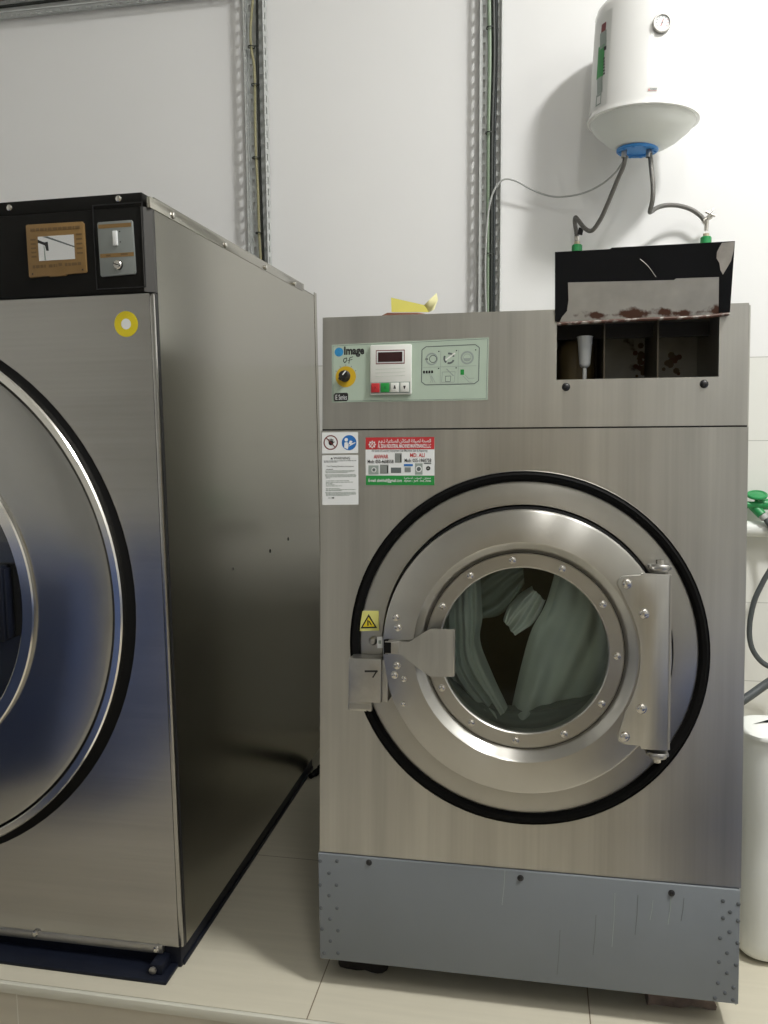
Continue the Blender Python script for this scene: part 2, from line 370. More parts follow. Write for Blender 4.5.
M['ceiling'] = plain('ceiling_paint', (.78, .78, .77), .7)
M['floor'] = tile_mat('platform_tile', (.57, .535, .43), .001, .518, (.19, .15, .10))
M['riser'] = tile_mat('riser_tile', (.50, .46, .375), -.69, 0, (.62, .60, .53), True)
M['low_floor'] = tile_mat('room_tile', (.52, .48, .39), .15, -.3, (.25, .21, .16))
M['nose'] = plain('step_edge', (.58, .57, .49), .35, 0, .05, 12)
YS = -.1145
def slab(name, *a):
    b = MB(); b.recentre = False; b.box(*a); return struct(b.build(name))
slab('floor', -2.6, 2.8, YS+.006, 1.6, -.2, 0, M['floor'])
slab('floor_lower', -2.6, 2.8, -4.4, YS+.012, -.26, -.2, M['low_floor'])
slab('trim_1', -2.6, 2.8, YS-.006, YS+.006, -.024, .0005, M['nose'], .003)
slab('trim_2', -2.6, 2.8, YS, YS+.0058, -.2, -.0245, M['riser'])
slab('wall_back', -2.6, 2.8, 1.5, 1.6, 0, 4.4, M['wall'])
slab('wall_left', -2.7, -2.6, -4.4, 1.6, -.26, 4.4, M['plain_wall'])
slab('wall_right', 2.8, 2.9, -4.4, 1.6, -.26, 4.4, M['plain_wall'])
slab('wall_front', -2.7, 2.9, -4.5, -4.4, -.26, 4.4, M['far_wall'])
slab('ceiling', -2.7, 2.9, -4.5, 1.6, 4.4, 4.5, M['ceiling'])
slab('dark_reflection_panel', -.2, 1.3, -4.4, -4.36, -.2, 2.2, M['brown_tank'])  # dark panel added out of view to vary the steel's reflections
# unseen blue blocks, added so the steel picks up blue reflections
slab('reflection_block_left', -2.6, -1.12, -1.95, -1.05, -.2, .74, M['low_blue'])
slab('reflection_block_right', 1.0, 2.8, -1.75, -.80, -.2, .50, M['low_blue'])

# =============================================================== WASHER
WR = Matrix.Translation((.45, .5, 0))
washer = thing('industrial_washer', 'tall stainless steel front-loading washing machine with round porthole door on grey base', 'washing machine', WR)
st = M['washer_steel']
DC = (.452, .7935)                                                     # centre of the door on the front
SEAL = .379
def plate_with_hole(b, x0, x1, z0, z1, c, r, y0, y1, mat, n=96):
    'rectangular sheet with a round hole'
    cx, cz = c; inner = []; outer = []
    for i in range(n):
        a = 2*PI*i/n; dx, dz = math.cos(a), math.sin(a)
        t = min(((x1-cx)/dx if dx > 1e-9 else (x0-cx)/dx if dx < -1e-9 else 9), ((z1-cz)/dz if dz > 1e-9 else (z0-cz)/dz if dz < -1e-9 else 9))
        inner.append((cx+r*dx, cz+r*dz)); outer.append((cx+t*dx, cz+t*dz))
    for px, pz in ((x0, z0), (x1, z0), (x0, z1), (x1, z1)):
        k = min(range(n), key=lambda i: (outer[i][0]-px)**2+(outer[i][1]-pz)**2); outer[k] = (px, pz)
    vs = [(p[0], y0, p[1]) for p in outer] + [(p[0], y0, p[1]) for p in inner] + [(p[0], y1, p[1]) for p in inner] + [(p[0], y1, p[1]) for p in outer]
    fs = []
    for i in range(n):
        k = (i+1) % n
        for a in range(4):
            b2 = (a+1) % 4; fs.append([a*n+i, a*n+k, b2*n+k, b2*n+i])
    b.add(vs, fs, mat)
def face_down(o): return fix_normals(o)
ZS, ZT, ZP = 1.268, 1.5175, .3066
# cabinet shell behind the front: two sides, top and back
b = MB(); rake = math.tan(math.radians(4.7013))
for x0, x1 in ((.001, .004), (.896, .899)):
    pr = [(.008, .05), (.008+rake*.0, .05), (.004+rake*1.512, 1.512), (1.0, 1.512), (1.0, .05)]
    pr = [(.012, .06), (.006+rake*1.510, 1.510), (1.0, 1.510), (1.0, .06)]
    b.add([(x0, p[0], p[1]) for p in pr] + [(x1, p[0], p[1]) for p in pr], [[0, 1, 2, 3], [7, 6, 5, 4]] + [[i, (i+1) % 4, 4+(i+1) % 4, 4+i] for i in range(4)], M['side_sheet'])
b.box(.001, .899, .14, 1.0, 1.507, 1.511, M['side_sheet']); b.box(.001, .899, .996, 1.0, .06, 1.51, M['side_sheet']); b.box(.004, .896, .03, .99, .064, .07, M['side_sheet'])
fix_normals(b.build('cabinet', washer))
b = MB(); plate_with_hole(b, 0, .902, ZP+.004, ZS-.0025, DC, SEAL+.004, 0, .02, st)
b.lathe([(SEAL+.0045, -.0005), (SEAL+.003, .003), (SEAL, .0035), (SEAL-.002, .002), (SEAL-.002, -.02)], (DC[0], 0, DC[1]), (0, -1, 0), st, 96)
front = b.build('front_panel', washer, WM)
# console panel with the dispenser opening
HX0, HX1, HZ0, HZ1 = .5165, .8425, 1.369, 1.4995
b = MB()
for a in ((0.004, HX0, ZS+.001, ZT), (HX1, .899, ZS+.001, ZT), (HX0, HX1, ZS+.001, HZ0), (HX0, HX1, HZ1, ZT)): b.box(a[0], a[1], 0, .016, a[2], a[3], st)
b.box(.004, .899, .001, .03, ZT-.004, ZT, st)
b.box(.003, .9, .004, .02, ZS-.004, ZS+.003, M['black'])
cons = b.build('console_panel', washer, WM)
# dispenser compartment
M['rust_in'] = rusty('rusty_inner', (.60, .59, .54), .1, .5, 30, 'X', .02, .10, .53)
ds_ = MB(); Y1 = .235
ds_.box(HX0-.004, HX1+.004, Y1, Y1+.004, HZ0-.004, HZ1+.02, M['rust_in'])
ds_.box(HX0-.004, HX1+.004, .017, Y1, HZ0-.006, HZ0-.002, M['dull_steel']); ds_.box(HX0-.004, HX1+.004, .017, Y1, HZ1+.004, HZ1+.008, M['dull_steel'])
ds_.box(HX0-.006, HX0-.001, .017, Y1, HZ0-.006, HZ1+.008, M['dull_steel']); ds_.box(HX1+.001, HX1+.006, .017, Y1, HZ0-.006, HZ1+.008, M['dull_steel'])
ds_.box(HX0, HX1, .10, .112, HZ1-.028, HZ1+.004, M['black'])
disp = ds_.build('dispenser_box', washer, WM)
for px in (604.5, 658):
    u = W(px, 350, -.03).x; d = MB(); d.box(u-.0015, u+.0015, .03, Y1-.002, HZ0-.001, HZ1-.004, M['divider']); d.build('divider', disp, WM)
for px, py in ((643, 364), (672, 362)):
    c = W(px, py, -Y1+.003); d = MB()
    for k in range(26):
        r = random.uniform(.002, .009); d.disc(c.x+random.gauss(0, .008), c.z+random.gauss(0, .016), r, Y1-.001-k*1e-5, M['brown_ink'] if k % 3 else M['cardboard'], 7)
    lab(d.build('rust_patch', disp, WM), 'brown rust patch')
# lid: standing up from the opening, black lining torn at one corner, bare inner plate
lid_off = .05
q = [W(555, 321, .006), W(730, 312, .006), W(735, 241, lid_off), W(700, 243, lid_off), W(612, 247.6, lid_off), W(610, 249, lid_off), W(555, 252, lid_off)]
b = MB(); b.prism(q, 0, .008, M['liner']); lid = lab(fix_normals(b.build('dispenser_lid', washer, WM)), 'black lined flap standing open above the dispenser')
def lid_pt(px, py, d=.002):
    t = (321-py-(px-555)*.055)/68; return W(px, py, .006+max(0, min(1, t))*(lid_off-.006)+d)
M['lid_plate'] = rusty('stained_plate', (.50, .49, .46), .6, .45, 34, 'Z', -.026, .06, .49)
M['torn'] = plain('stained_patch', (.50, .47, .43), .6, .2, .4, 45)
M['rust_edge'] = rusty('rust_edge', (.36, .34, .31), .4, .5, 60, 'Z', 0, 5, .46)
b = MB(); b.prism([lid_pt(*p) for p in ((559, 323), (718.5, 315.5), (719, 277), (690, 278), (676, 278.5), (674, 280), (568, 282.5), (568.5, 300), (567, 311), (562, 317))], 0, .0015, M['lid_plate'])
pl = fix_normals(b.build('inner_plate', lid, WM))
b = MB(); b.prism([lid_pt(*p, .0012) for p in ((722, 242.8), (734.6, 241.5), (733.6, 251), (731, 261), (727, 268), (723, 274.5), (720.5, 270), (719.5, 263), (716.5, 258), (717, 252), (719.5, 247))], 0, .001, M['torn'])
lab(fix_normals(b.build('torn_patch', lid, WM)), 'torn corner showing bare steel')
b = MB(); pts = [lid_pt(*p, .003) for p in ((557, 324), (600, 321.5), (650, 319), (700, 317), (729, 314))]
b.tube(pts, .0035, M['rust_edge'], 8, 3); lab(b.build('hinge_edge', lid, WM), 'rusty hinge edge')
b = MB(); b.tube([lid_pt(*p, .001) for p in ((640, 259), (648, 266), (656, 277))], .0006, M['dull_steel'], 5, 4); b.build('scratch', lid, WM)
def dome_bolt(parent, c, r, X, mat=None, h=None, name='bolt'):
    h = h or r*.7; b = MB()
    b.lathe([(r*1.25, 0), (r*1.25, r*.15), (r, r*.2), (r*.92, h*.65), (r*.6, h*.95), (.0001, h)], c, (0, -1, 0), mat or M['bolt_steel'], 14)
    return b.build(name, parent, X)
for px, py in ((566, 387), (704, 384)): dome_bolt(cons, W(px, py), .007, WM, M['black'], name='screw')
# ---- control label
def wq(px, py): p = W(px, py); return (p.x, p.z)
class Quad:
    'maps (0..1, 0..1) on to a quadrilateral given by four pixels of a front: left-top, right-top, right-bottom, left-bottom'
    def __init__(s, f, lt, rt, rb, lb): s.c = [Vector((f(*p).x, f(*p).z)) for p in (lt, rt, rb, lb)]
    def __call__(s, a, b): lt, rt, rb, lb = s.c; return (lt*(1-a)+rt*a)*(1-b) + (lb*(1-a)+rb*a)*b
    def rect(s, a0, b0, a1, b1): return [s(a0, b0), s(a1, b0), s(a1, b1), s(a0, b1)]
    def box(s, a0, b0, a1, b1):
        p, q = s(a0, b1), s(a1, b0); return p.x, q.x, p.y, q.y
L = Quad(W, (332, 345), (489, 337.5), (487.5, 400), (332, 402.5))
e = [i*-.0004 for i in range(8)]
b = MB(); b.prism([*L.rect(0, 0, 1, 1)], -.0012, 0, M['label_green'])
y = -.0014
b.poly_line([L(.008, .02), L(.992, .02), L(.992, .98), L(.008, .98)], .0008, y, M['grey_ink'], True)
# globe logo, name, hand-written scribble, series tag
b.disc(L(.047, .13).x, L(.047, .13).y, .0100, y, M['globe'], 28)
b.text('Image', *L.box(.080, .045, .213, .225), y, M['ink'], .045)
sc = [L(.098, .235), L(.080, .25), L(.076, .29), L(.086, .32), L(.098, .28), L(.098, .235)]
b.poly_line(sc, .0018, y, M['ink']); b.poly_line([L(.140, .22), L(.118, .235), L(.112, .335)], .0016, y, M['ink']); b.poly_line([L(.104, .285), L(.135, .265)], .0014, y, M['ink'])
b.flat([L(.012, .87), L(.022, .84), L(.10, .835), L(.108, .86), L(.108, .955), L(.098, .98), L(.02, .985), L(.012, .96)], y, M['ink'])
b.text('IE Series', *L.box(.022, .868, .10, .955), y-.0003, M['paper'], .0)
c = L(.092, .56); b.disc(c.x, c.y, .0232, y-.0001, M['amber'], 32)
for a in range(5): t = math.radians(30+a*30); b.line((c.x+.024*math.cos(t), c.y+.024*math.sin(t)), (c.x+.027*math.cos(t), c.y+.027*math.sin(t)), .0012, y, M['grey_ink'])
# pictogram box, three over three
def frame(bb, Q, a0, b0, a1, b1, w, mat, r=.02):
    p = [Q(a0+r*.5, b0), Q(a1-r*.5, b0), Q(a1, b0+r), Q(a1, b1-r), Q(a1-r*.5, b1), Q(a0+r*.5, b1), Q(a0, b1-r), Q(a0, b0+r)]; bb.poly_line(p, w, y, mat, True)
frame(b, L, .583, .105, .942, .735, .0018, M['grey_ink'], .05)
for i in (1, 2): b.line(L(.59+.335*i/3, .18), L(.59+.335*i/3, .72), .0008, y, M['mid_ink'])
b.line(L(.59, .445), L(.925, .445), .0008, y, M['mid_ink'])
c = L(.645, .31); b.disc(c.x, c.y, .0135, y, M['mid_ink'], 24, .010); b.disc(c.x+.003, c.y, .0085, y, M['grey_ink'], 24, .0070); b.line((c.x-.014, c.y), (c.x-.008, c.y), .003, y, M['grey_ink'])
c = L(.755, .31)
for t0 in (.3, 2.6, 4.4): b.disc(c.x, c.y, .0125, y, M['grey_ink'], 10, .0085, a0=t0, a1=t0+1.5)
b.line((c.x-.008, c.y-.004), (c.x+.013, c.y+.011), .003, y-.0002, M['ivory'])
c = L(.868, .31); b.disc(c.x, c.y, .0145, y, M['mid_ink'], 24, .0105); b.disc(c.x, c.y, .0085, y, M['mid_ink'], 24, .0075); b.flat([(c.x-.008, c.y-.001), (c.x+.008, c.y-.001), (c.x+.006, c.y-.007), (c.x-.006, c.y-.007)], y, M['mid_ink'])
for k in range(4): b.rect(*L.box(.592+k*.017, .50, .604+k*.017, .545), y, M['ink'])
b.poly_line([L(.635, .56), L(.645, .66), L(.638, .70)], .001, y, M['mid_ink']); b.poly_line([L(.645, .58), L(.662, .66), L(.67, .70)], .001, y, M['mid_ink']); b.line(L(.645, .58), L(.655, .7), .001, y, M['mid_ink'])
b.poly_line([L(.715, .53), L(.71, .70), L(.79, .70), L(.795, .53)], .001, y, M['mid_ink'], True); b.poly_line([L(.735, .60), L(.735, .69), L(.765, .69), L(.768, .60)], .001, y, M['grey_ink'], True); b.line(L(.74, .48), L(.785, .6), .002, y, M['mid_ink'])
b.rect(*L.box(.828, .50, .85, .585), y, M['green']); b.poly_line([L(.842, .60), L(.885, .71), L(.905, .71)], .001, y, M['mid_ink']); b.poly_line([L(.856, .585), L(.88, .65), L(.915, .645)], .001, y, M['mid_ink'])
for px in (.69, .80, .92): b.disc(L(px, .19).x, L(px, .19).y, .0014, y, M['ink'], 8)
for px in (.69, .80): b.disc(L(px, .47).x, L(px, .47).y, .0014, y, M['ink'], 8)
label = lab(b.build('control_panel', washer, WM), 'pale green control panel label')
# rotary knob
c = L(.086, .55); b = MB()
b.lathe([(.0128, 0), (.0128, .004), (.0115, .005), (.0105, .016), (.009, .018), (.0001, .018)], (c.x, -.0014, c.y), (0, -1, 0), M['ink'], 24)
b.box(-.0035, .0035, -.024, -.014, -.013, .0115, M['ink'], .002, Matrix.Translation((c.x, 0, c.y)) @ Matrix.Rotation(math.radians(40), 4, 'Y'))
b.box(-.0013, .0013, -.0246, -.024, .000, .011, M['paper'], 0, Matrix.Translation((c.x, 0, c.y)) @ Matrix.Rotation(math.radians(40), 4, 'Y'))
lab(b.build('knob', label, WM), 'black pointer knob')
# controller keypad
b = MB(); K = L.box(.253, .055, .520, .89); b.box(K[0], K[1], -.008, -.0012, K[2], K[3], M['ivory'], .003)
y2 = -.0086
b.rect(*L.box(.292, .145, .476, .372), y2+.0003, M['dark_red']); b.rect(*L.box(.297, .16, .471, .357), y2, M['paper'])
for k in range(3): b.line(L(.29, .46+k*.06), L(.48, .455+k*.06), .0006, y2, M['label_green'])
b.rect(*L.box(.259, .68, .514, .865), y2+.0003, M['mid_ink'])
keypad = lab(b.build('controller', label, WM), 'ivory controller plate')
b = MB(); r = L.box(.306, .18, .462, .338); b.box(*r[:2], y2-.0006, y2, *r[2:], M['display']); lab(b.build('display', label, WM), 'dark red digital display')
for k, (mt, nm) in enumerate((('red', 'red stop button'), ('green', 'green start button'), ('ivory', 'up arrow button'), ('ivory', 'down arrow button'))):
    a0 = .264+k*.0625; r = L.box(a0, .695, a0+.054, .85); b = MB(); b.box(*r[:2], y2-.002, y2, *r[2:], M[mt], .0006)
    cx, cz = (r[0]+r[1])/2, (r[2]+r[3])/2; yy = y2-.0023
    if k == 0: b.poly_line([(cx-.0025, cz-.003), (cx+.0025, cz+.003)], .0008, yy, M['dark_red']); b.poly_line([(cx-.0025, cz+.003), (cx+.0025, cz-.003)], .0008, yy, M['dark_red'])
    if k == 1: b.rect(cx-.0006, cx+.0006, cz-.003, cz+.003, yy, M['ink'])
    if k == 2: b.flat([(cx-.0028, cz-.003), (cx+.0028, cz-.003), (cx+.0008, cz+.0045), (cx-.0008, cz+.0045)], yy, M['ink'])
    if k == 3: b.flat([(cx-.0028, cz+.003), (cx-.0006, cz-.0045), (cx+.0006, cz-.0045), (cx+.0028, cz+.003)], yy, M['ink'])
    lab(b.build('button', label, WM), nm)
# ---- hand and reading signs, warning text
S = Quad(W, (322, 432.5), (358, 432), (358.5, 504.5), (322.5, 505))
b = MB(); y = -.0012; b.prism(S.rect(0, 0, 1, .29), -.001, 0, M['paper'])
c = S(.245, .14); b.disc(c.x, c.y, .0165, y, M['dark_red'], 32, .0140)
b.disc(c.x+.0005, c.y-.001, .0055, y, M['ink'], 14)
for k in range(4): b.line((c.x-.004+k*.0028, c.y+.002), (c.x-.005+k*.0034, c.y+.009-abs(k-1.5)*.001), .0021, y, M['ink'])
b.line((c.x+.004, c.y-.002), (c.x+.0085, c.y+.002), .0022, y, M['ink'])
b.line((c.x-.0108, c.y+.0108), (c.x+.0108, c.y-.0108), .0022, y-.0003, M['dark_red'])
c = S(.755, .145); b.disc(c.x, c.y, .0168, y, M['blue'], 32)
b.disc(c.x-.0065, c.y+.0065, .0040, y-.0002, M['paper'], 16); b.flat([(c.x-.011, c.y-.011), (c.x-.0105, c.y), (c.x-.004, c.y+.0015), (c.x-.001, c.y-.006), (c.x-.003, c.y-.015)], y-.0002, M['paper'])
b.flat([(c.x-.001, c.y-.009), (c.x+.014, c.y-.001), (c.x+.015, c.y+.001), (c.x+.004, c.y-.002)], y-.0002, M['paper']); b.flat([(c.x-.002, c.y-.004), (c.x+.002, c.y+.005), (c.x+.008, c.y+.003), (c.x+.004, c.y-.003)], y-.0002, M['paper'])
lab(b.build('safety_sticker', washer, WM), 'sticker with no-touching and read-manual symbols')
b = MB(); b.prism(S.rect(0, .315, 1, 1), -.001, 0, M['paper'])
b.text('WARNING', *S.box(.32, .34, .78, .375), y, M['ink'], .01); t = S(.27, .372); b.flat([(t.x-.003, t.y), (t.x+.003, t.y), (t.x, t.y+.0045)], y, M['ink'])
def word_lines(bb, Q, rows, mat, yy, h=.011):
    'small print: runs of short words too fine to read'
    rr = random.Random(3)
    for (bt, a0, a1) in rows:
        a = a0
        while a < a1:
            w = min(rr.uniform(.03, .09), a1-a); bb.rect(*Q.box(a, bt, a+w, bt+h), yy, mat); a += w+.014
word_lines(b, S, [(.39, .05, .95), (.405, .05, .42)], M['grey_ink'], y, .008)
b.text('Your Cleaning Operation Instructions', *S.box(.12, .462, .88, .482), y, M['ink'], .01)
word_lines(b, S, [(.505, .12, .30)], M['ink'], y, .008)
word_lines(b, S, [(.525, .09, .9), (.54, .09, .88), (.553, .1, .7), (.58, .08, .93), (.595, .08, .95), (.61, .1, .95), (.625, .1, .22), (.665, .1, .75), (.685, .1, .85), (.70, .1, .3), (.718, .1, .36), (.735, .1, .55), (.77, .1, .5), (.788, .1, .92), (.80, .1, .55), (.825, .08, .92), (.84, .1, .95), (.853, .1, .93), (.868, .1, .75), (.9, .16, .34)], M['mid_ink'], y, .008)
b.rect(*S.box(.27, .895, .33, .912), y, M['ink'])
lab(b.build('warning_sticker', washer, WM), 'white warning text sticker')
# ---- repair company sticker
A = Quad(W, (365.5, 439), (434.5, 437), (434.5, 483.5), (366, 485))
b = MB(); b.prism(A.rect(0, 0, 1, 1), -.001, 0, M['paper']); b.rect(*A.box(0, 0, 1, .23), y+.0001, M['red']); b.rect(*A.box(0, .83, 1, 1), y+.0001, M['green'])
y = -.0015; c = A(.1, .125); b.disc(c.x, c.y, .0065, y, M['paper'], 20, .005); b.line((c.x-.003, c.y-.003), (c.x, c.y+.004), .0012, y, M['paper']); b.line((c.x+.003, c.y-.003), (c.x, c.y+.004), .0012, y, M['paper'])
for k in range(8): a = k*PI/4; b.line((c.x+.0062*math.cos(a), c.y+.0062*math.sin(a)), (c.x+.0085*math.cos(a), c.y+.0085*math.sin(a)), .0022, y, M['paper'])
b.text(arabic('الصحة لصيانة المكائن الصناعية ذ.م.م'), *A.box(.19, .035, .95, .13), y, M['paper'], .015)
b.text('AL SEHA INDUSTRIAL MACHINES MAINTENANCE L.L.C', *A.box(.18, .145, .95, .205), y, M['paper'], .02)
b.text('All Kinds of Laundry Equipment Gas Machines Sale & Repairing', *A.box(.09, .255, .90, .30), y, M['grey_ink'], .01)
b.text('ANWAR', *A.box(.12, .35, .335, .43), y, M['red'], .02); b.text('MD. ALI', *A.box(.65, .34, .86, .42), y, M['red'], .02)
b.text('Mob: 050-4608558', *A.box(.03, .465, .41, .53), y, M['ink'], .015); b.text('Mob: 055-1860758', *A.box(.57, .46, .955, .525), y, M['ink'], .015)
b.text('E-mail: alsehhall@gmail.com', *A.box(.04, .88, .53, .955), y, M['paper'], .015)
b.text(arabic('عجمان - الجرف - الصناعية'), *A.box(.56, .855, .95, .90), y, M['paper'], .01); b.text('Ajman - Jurf - Ind. Area', *A.box(.56, .915, .95, .965), y, M['paper'], .01)
for (a0, b0, a1, b1, dk) in ((.04, .58, .19, .77, 0), (.21, .57, .335, .76, 1), (.37, .64, .52, .75, 2), (.43, .33, .53, .53, 1), (.56, .57, .69, .61, 3), (.57, .64, .66, .74, 4), (.72, .56, .83, .80, 5), (.85, .55, .955, .57, 6)):
    b.rect(*A.box(a0, b0, a1, b1), y, M[('mid_ink', 'grey_plate', 'grey_ink', 'blue', 'grey_plate', 'mid_ink', 'grey_ink')[dk]])
    x = A.box(a0, b0, a1, b1); cx, cz = (x[0]+x[1])/2, (x[2]+x[3])/2
    if dk in (0, 5): b.disc(cx+.001*(dk == 0), cz, (x[3]-x[2])*.28, y-.0003, M['paper'], 14); b.disc(cx+.001*(dk == 0), cz, (x[3]-x[2])*.19, y-.0005, M['grey_ink'], 14)
    if dk == 1: b.rect(x[1]-.003, x[1]-.001, x[2]+.001, x[3]-.003, y-.0003, M['ink'])
c = A(.91, .67); b.disc(c.x, c.y, .0048, y, M['ink'], 18); b.disc(c.x, c.y, .002, y-.0003, M['grey_plate'], 12)
lab(b.build('company_sticker', washer, WM), 'red white and green repair company sticker')
# ---- tub front, seal, drum
cx, cz = DC
b = MB(); b.lathe([(.3815, .008), (.3815, .004), (.374, .012), (.366, .010), (.360, .002), (.360, -.012), (.381, -.012)], (cx, 0, cz), (0, -1, 0), M['rubber'], 96)
lab(b.build('tub_seal', washer, WM), 'black rubber seal ring')
b = MB(); b.lathe([(.361, -.012), (.361, -.002), (.355, .0), (.31, .0), (.306, -.006), (.20, -.01), (.198, -.03)], (cx, 0, cz), (0, -1, 0), M['ring_steel'], 96)
b.build('tub_front', washer, WM)
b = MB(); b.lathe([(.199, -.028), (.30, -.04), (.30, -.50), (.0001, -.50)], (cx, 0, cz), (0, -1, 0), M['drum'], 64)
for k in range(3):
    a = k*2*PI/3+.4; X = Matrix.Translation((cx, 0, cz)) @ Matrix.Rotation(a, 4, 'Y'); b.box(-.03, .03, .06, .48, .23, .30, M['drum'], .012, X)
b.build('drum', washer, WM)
# ---- door: turned flange, cone, porthole ring, glass, bolts, hinge, handle
OFF = .05
b = MB(); b.lathe([(.300, .003), (.300, OFF-.006), (.2985, OFF-.002), (.295, OFF), (.232, OFF+.002), (.2275, OFF-.001), (.214, .024), (.209, .021), (.209, .004)], (cx, 0, cz), (0, -1, 0), M['door_steel'], 128)
b.lathe([(.306, -.006), (.306, .010), (.2995, .014)], (cx, 0, cz), (0, -1, 0), M['rubber'], 96)
door = lab(b.build('door', washer, WM), 'round turned steel door')
RO = .028
b = MB(); b.lathe([(.2085, .015), (.2085, RO), (.206, RO+.002), (.179, RO+.002), (.1765, RO), (.175, .012), (.175, .0), (.205, .0)], (cx, 0, cz), (0, -1, 0), M['ring_steel'], 128)
lab(b.build('porthole_ring', door, WM), 'bolted porthole ring')
b = MB(); b.lathe([(.2095, .03), (.2084, .0305)], (cx, 0, cz), (0, -1, 0), M['rubber'], 96); b.build('ring_gasket', door, WM)
b = MB(); b.lathe([(.1765, .014), (.1765, .02), (.15, .0215), (.0001, .023), ], (cx, 0, cz), (0, -1, 0), M['glass'], 64)
lab(b.build('glass', door, WM), 'round porthole glass')
for k in range(12):
    a = math.radians((96.9, 65.7, 32.5, -1, -32.7, -63.3, -94, -124, -153, 178, 152.6, 125.6)[k]); dome_bolt(door, (cx+.1935*math.cos(a), -(RO+.002), cz+.1935*math.sin(a)), .0062, WM)
for px, py, r in ((396, 617.5, .0065), (398, 627.5, .0065), (397, 665.5, .0065), (394.5, 675, .0065), (404, 679, .005), (403.5, 704, .0045)): dome_bolt(door, W(px, py, OFF+.001), r, WM)
# hinge plate
def arc_px():
    return [(cx+.236*math.cos(a), cz+.236*math.sin(a)) for a in [math.radians(-33+66*i/14) for i in range(15)]]
h0 = OFF+.0025
TL = W(617, 577, h0); TR = W(671, 574, h0); BR = W(667.5, 750, h0); BL = W(617, 742, h0)
arc = [p for p in arc_px()]
top_in = W(618, 597, h0); bot_in = W(617, 715, h0)
ol = [(TR.x, TR.z), (W(641, 573, h0).x, TR.z), (W(640.5, 575, h0).x, TL.z+.006), (TL.x+.012, TL.z+.003), (TL.x+.003, TL.z-.004), (TL.x, TL.z-.014)]
ol += [p for p in arc[::-1] if bot_in.z < p[1] < top_in.z and p[0] > TL.x]
ol += [(BL.x, BL.z+.012), (BL.x+.003, BL.z+.003), (BL.x+.012, BL.z-.002), (W(640, 745, h0).x, BL.z-.004), (W(641, 748, h0).x, BR.z), (BR.x, BR.z)]
b = MB(); b.prism(ol[::-1], -h0-.006, -h0+.001, M['washer_steel'], .0015); b.box(BR.x-.002, BR.x+.0035, -h0-.006, -.004, BR.z+.002, TR.z-.002, M['washer_steel'])
hinge = lab(fix_normals(b.build('hinge_plate', door, WM)), 'steel hinge plate bolted to the door')
for px, py in ((627, 583.5), (644, 613.5), (641.5, 708.5), (624.5, 736.5)): dome_bolt(door, W(px, py, h0+.006), .0085, WM)
for px, py, s in ((660, 567, 1), (657, 753, -1)):
    c = W(px, py, .03); b = MB()
    b.lathe([(.0001, -.006), (.017, -.006), (.019, -.003), (.019, .003), (.017, .006), (.0001, .006)], (c.x, -.04, c.z), (0, 0, 1), M['dull_steel'], 24)
    b.box(c.x-.022, c.x+.022, -.042, -.002, c.z-.004, c.z+.004, M['dull_steel'], .002)
    b.lathe([(.008, .0), (.008, .012*s), (.0001, .013*s)], (c.x-.002, -.04, c.z+.004*s), (0, 0, 1), M['bolt_steel'], 6)
    lab(b.build('hinge_knuckle', washer, WM), 'upper hinge knuckle' if s > 0 else 'lower hinge knuckle')
# handle
ho = OFF+.03
b = MB()
pts = [(388, 641.5), (409, 642), (430, 629), (453, 629.5), (454.5, 630), (454.5, 676), (453, 677), (430, 676.5), (417, 667.5), (402, 655), (388, 653)]
P3 = []
for px, py in pts:
    t = max(0, min(1, (px-400)/30)); P3.append(W(px, py, OFF+.012+t*.022))
b.prism(P3, 0, .005, M['washer_steel'])
p, q = W(454, 630, OFF+.034), W(454, 676, OFF+.034); b.box(p.x-.004, p.x+.002, p.y, p.y+.02, q.z, p.z, M['washer_steel'], .0015)
handle = lab(fix_normals(b.build('handle', door, WM)), 'flared steel door handle')
p, q = W(386, 640, OFF), W(400, 653, OFF); b = MB(); b.box(p.x, q.x, -OFF-.016, -OFF+.001, q.z, p.z, M['dull_steel'], .002); b.box(p.x-.001, p.x+.014, -OFF-.0165, -OFF-.015, q.z+.002, p.z-.002, M['rubber']); b.box(p.x-.003, p.x+.006, -OFF-.010, -OFF+.001, q.z-.002, p.z+.002, M['rubber']); b.build('handle_pivot', door, WM)
# lock box, its bracket, sticker, catch and tag
bo = .055; p, q = W(348.5, 658, bo), W(381, 703.5, bo)
b = MB(); b.box(p.x, q.x, -bo, -.002, q.z, p.z, M['dull_steel'], .003); y = -bo-.0006
c = Quad(lambda x, y_: W(x, y_, bo), (364, 670), (378, 670), (378, 678), (364, 678))
b.poly_line([c(.05, .15), c(.98, .15)], .0042, y, M['ink']); b.poly_line([c(.93, .1), c(.62, .95)], .003, y, M['ink'])
lock = lab(b.build('lock_box', washer, WM), 'grey door lock box marked with a 7')
b = MB(); b.box(q.x, q.x+.014, -bo+.006, -.004, q.z+.002, p.z-.002, M['dull_steel'], .002); b.build('side_bracket', lock, WM); b = MB(); b.box(p.x-.004, p.x, -.03, -.012, (p.z+q.z)/2-.006, (p.z+q.z)/2+.006, M['black'], .001); b.build('striker', lock, WM)
p2, q2 = W(348, 703, .01), W(372, 712, .01); b = MB(); b.box(p2.x, q2.x, -.012, 0, q2.z, p2.z+.01, M['washer_steel'], .004); b.box(p2.x+.004, q2.x-.004, -.0125, -.0115, q2.z+.006, p2.z, M['dull_steel']); b.build('lower_bracket', lock, WM)
Y = Quad(lambda x, y_: W(x, y_, .002), (359, 611), (378.5, 611), (379, 630.5), (359, 631)); b = MB(); b.prism(Y.rect(0, 0, 1, 1), -.003, 0, M['pale_yellow'])
b.flat([Y(.5, .15), Y(.92, .87), Y(.08, .87)], -.0033, M['ink']); b.flat([Y(.5, .30), Y(.80, .79), Y(.20, .79)], -.0036, M['yellow'])
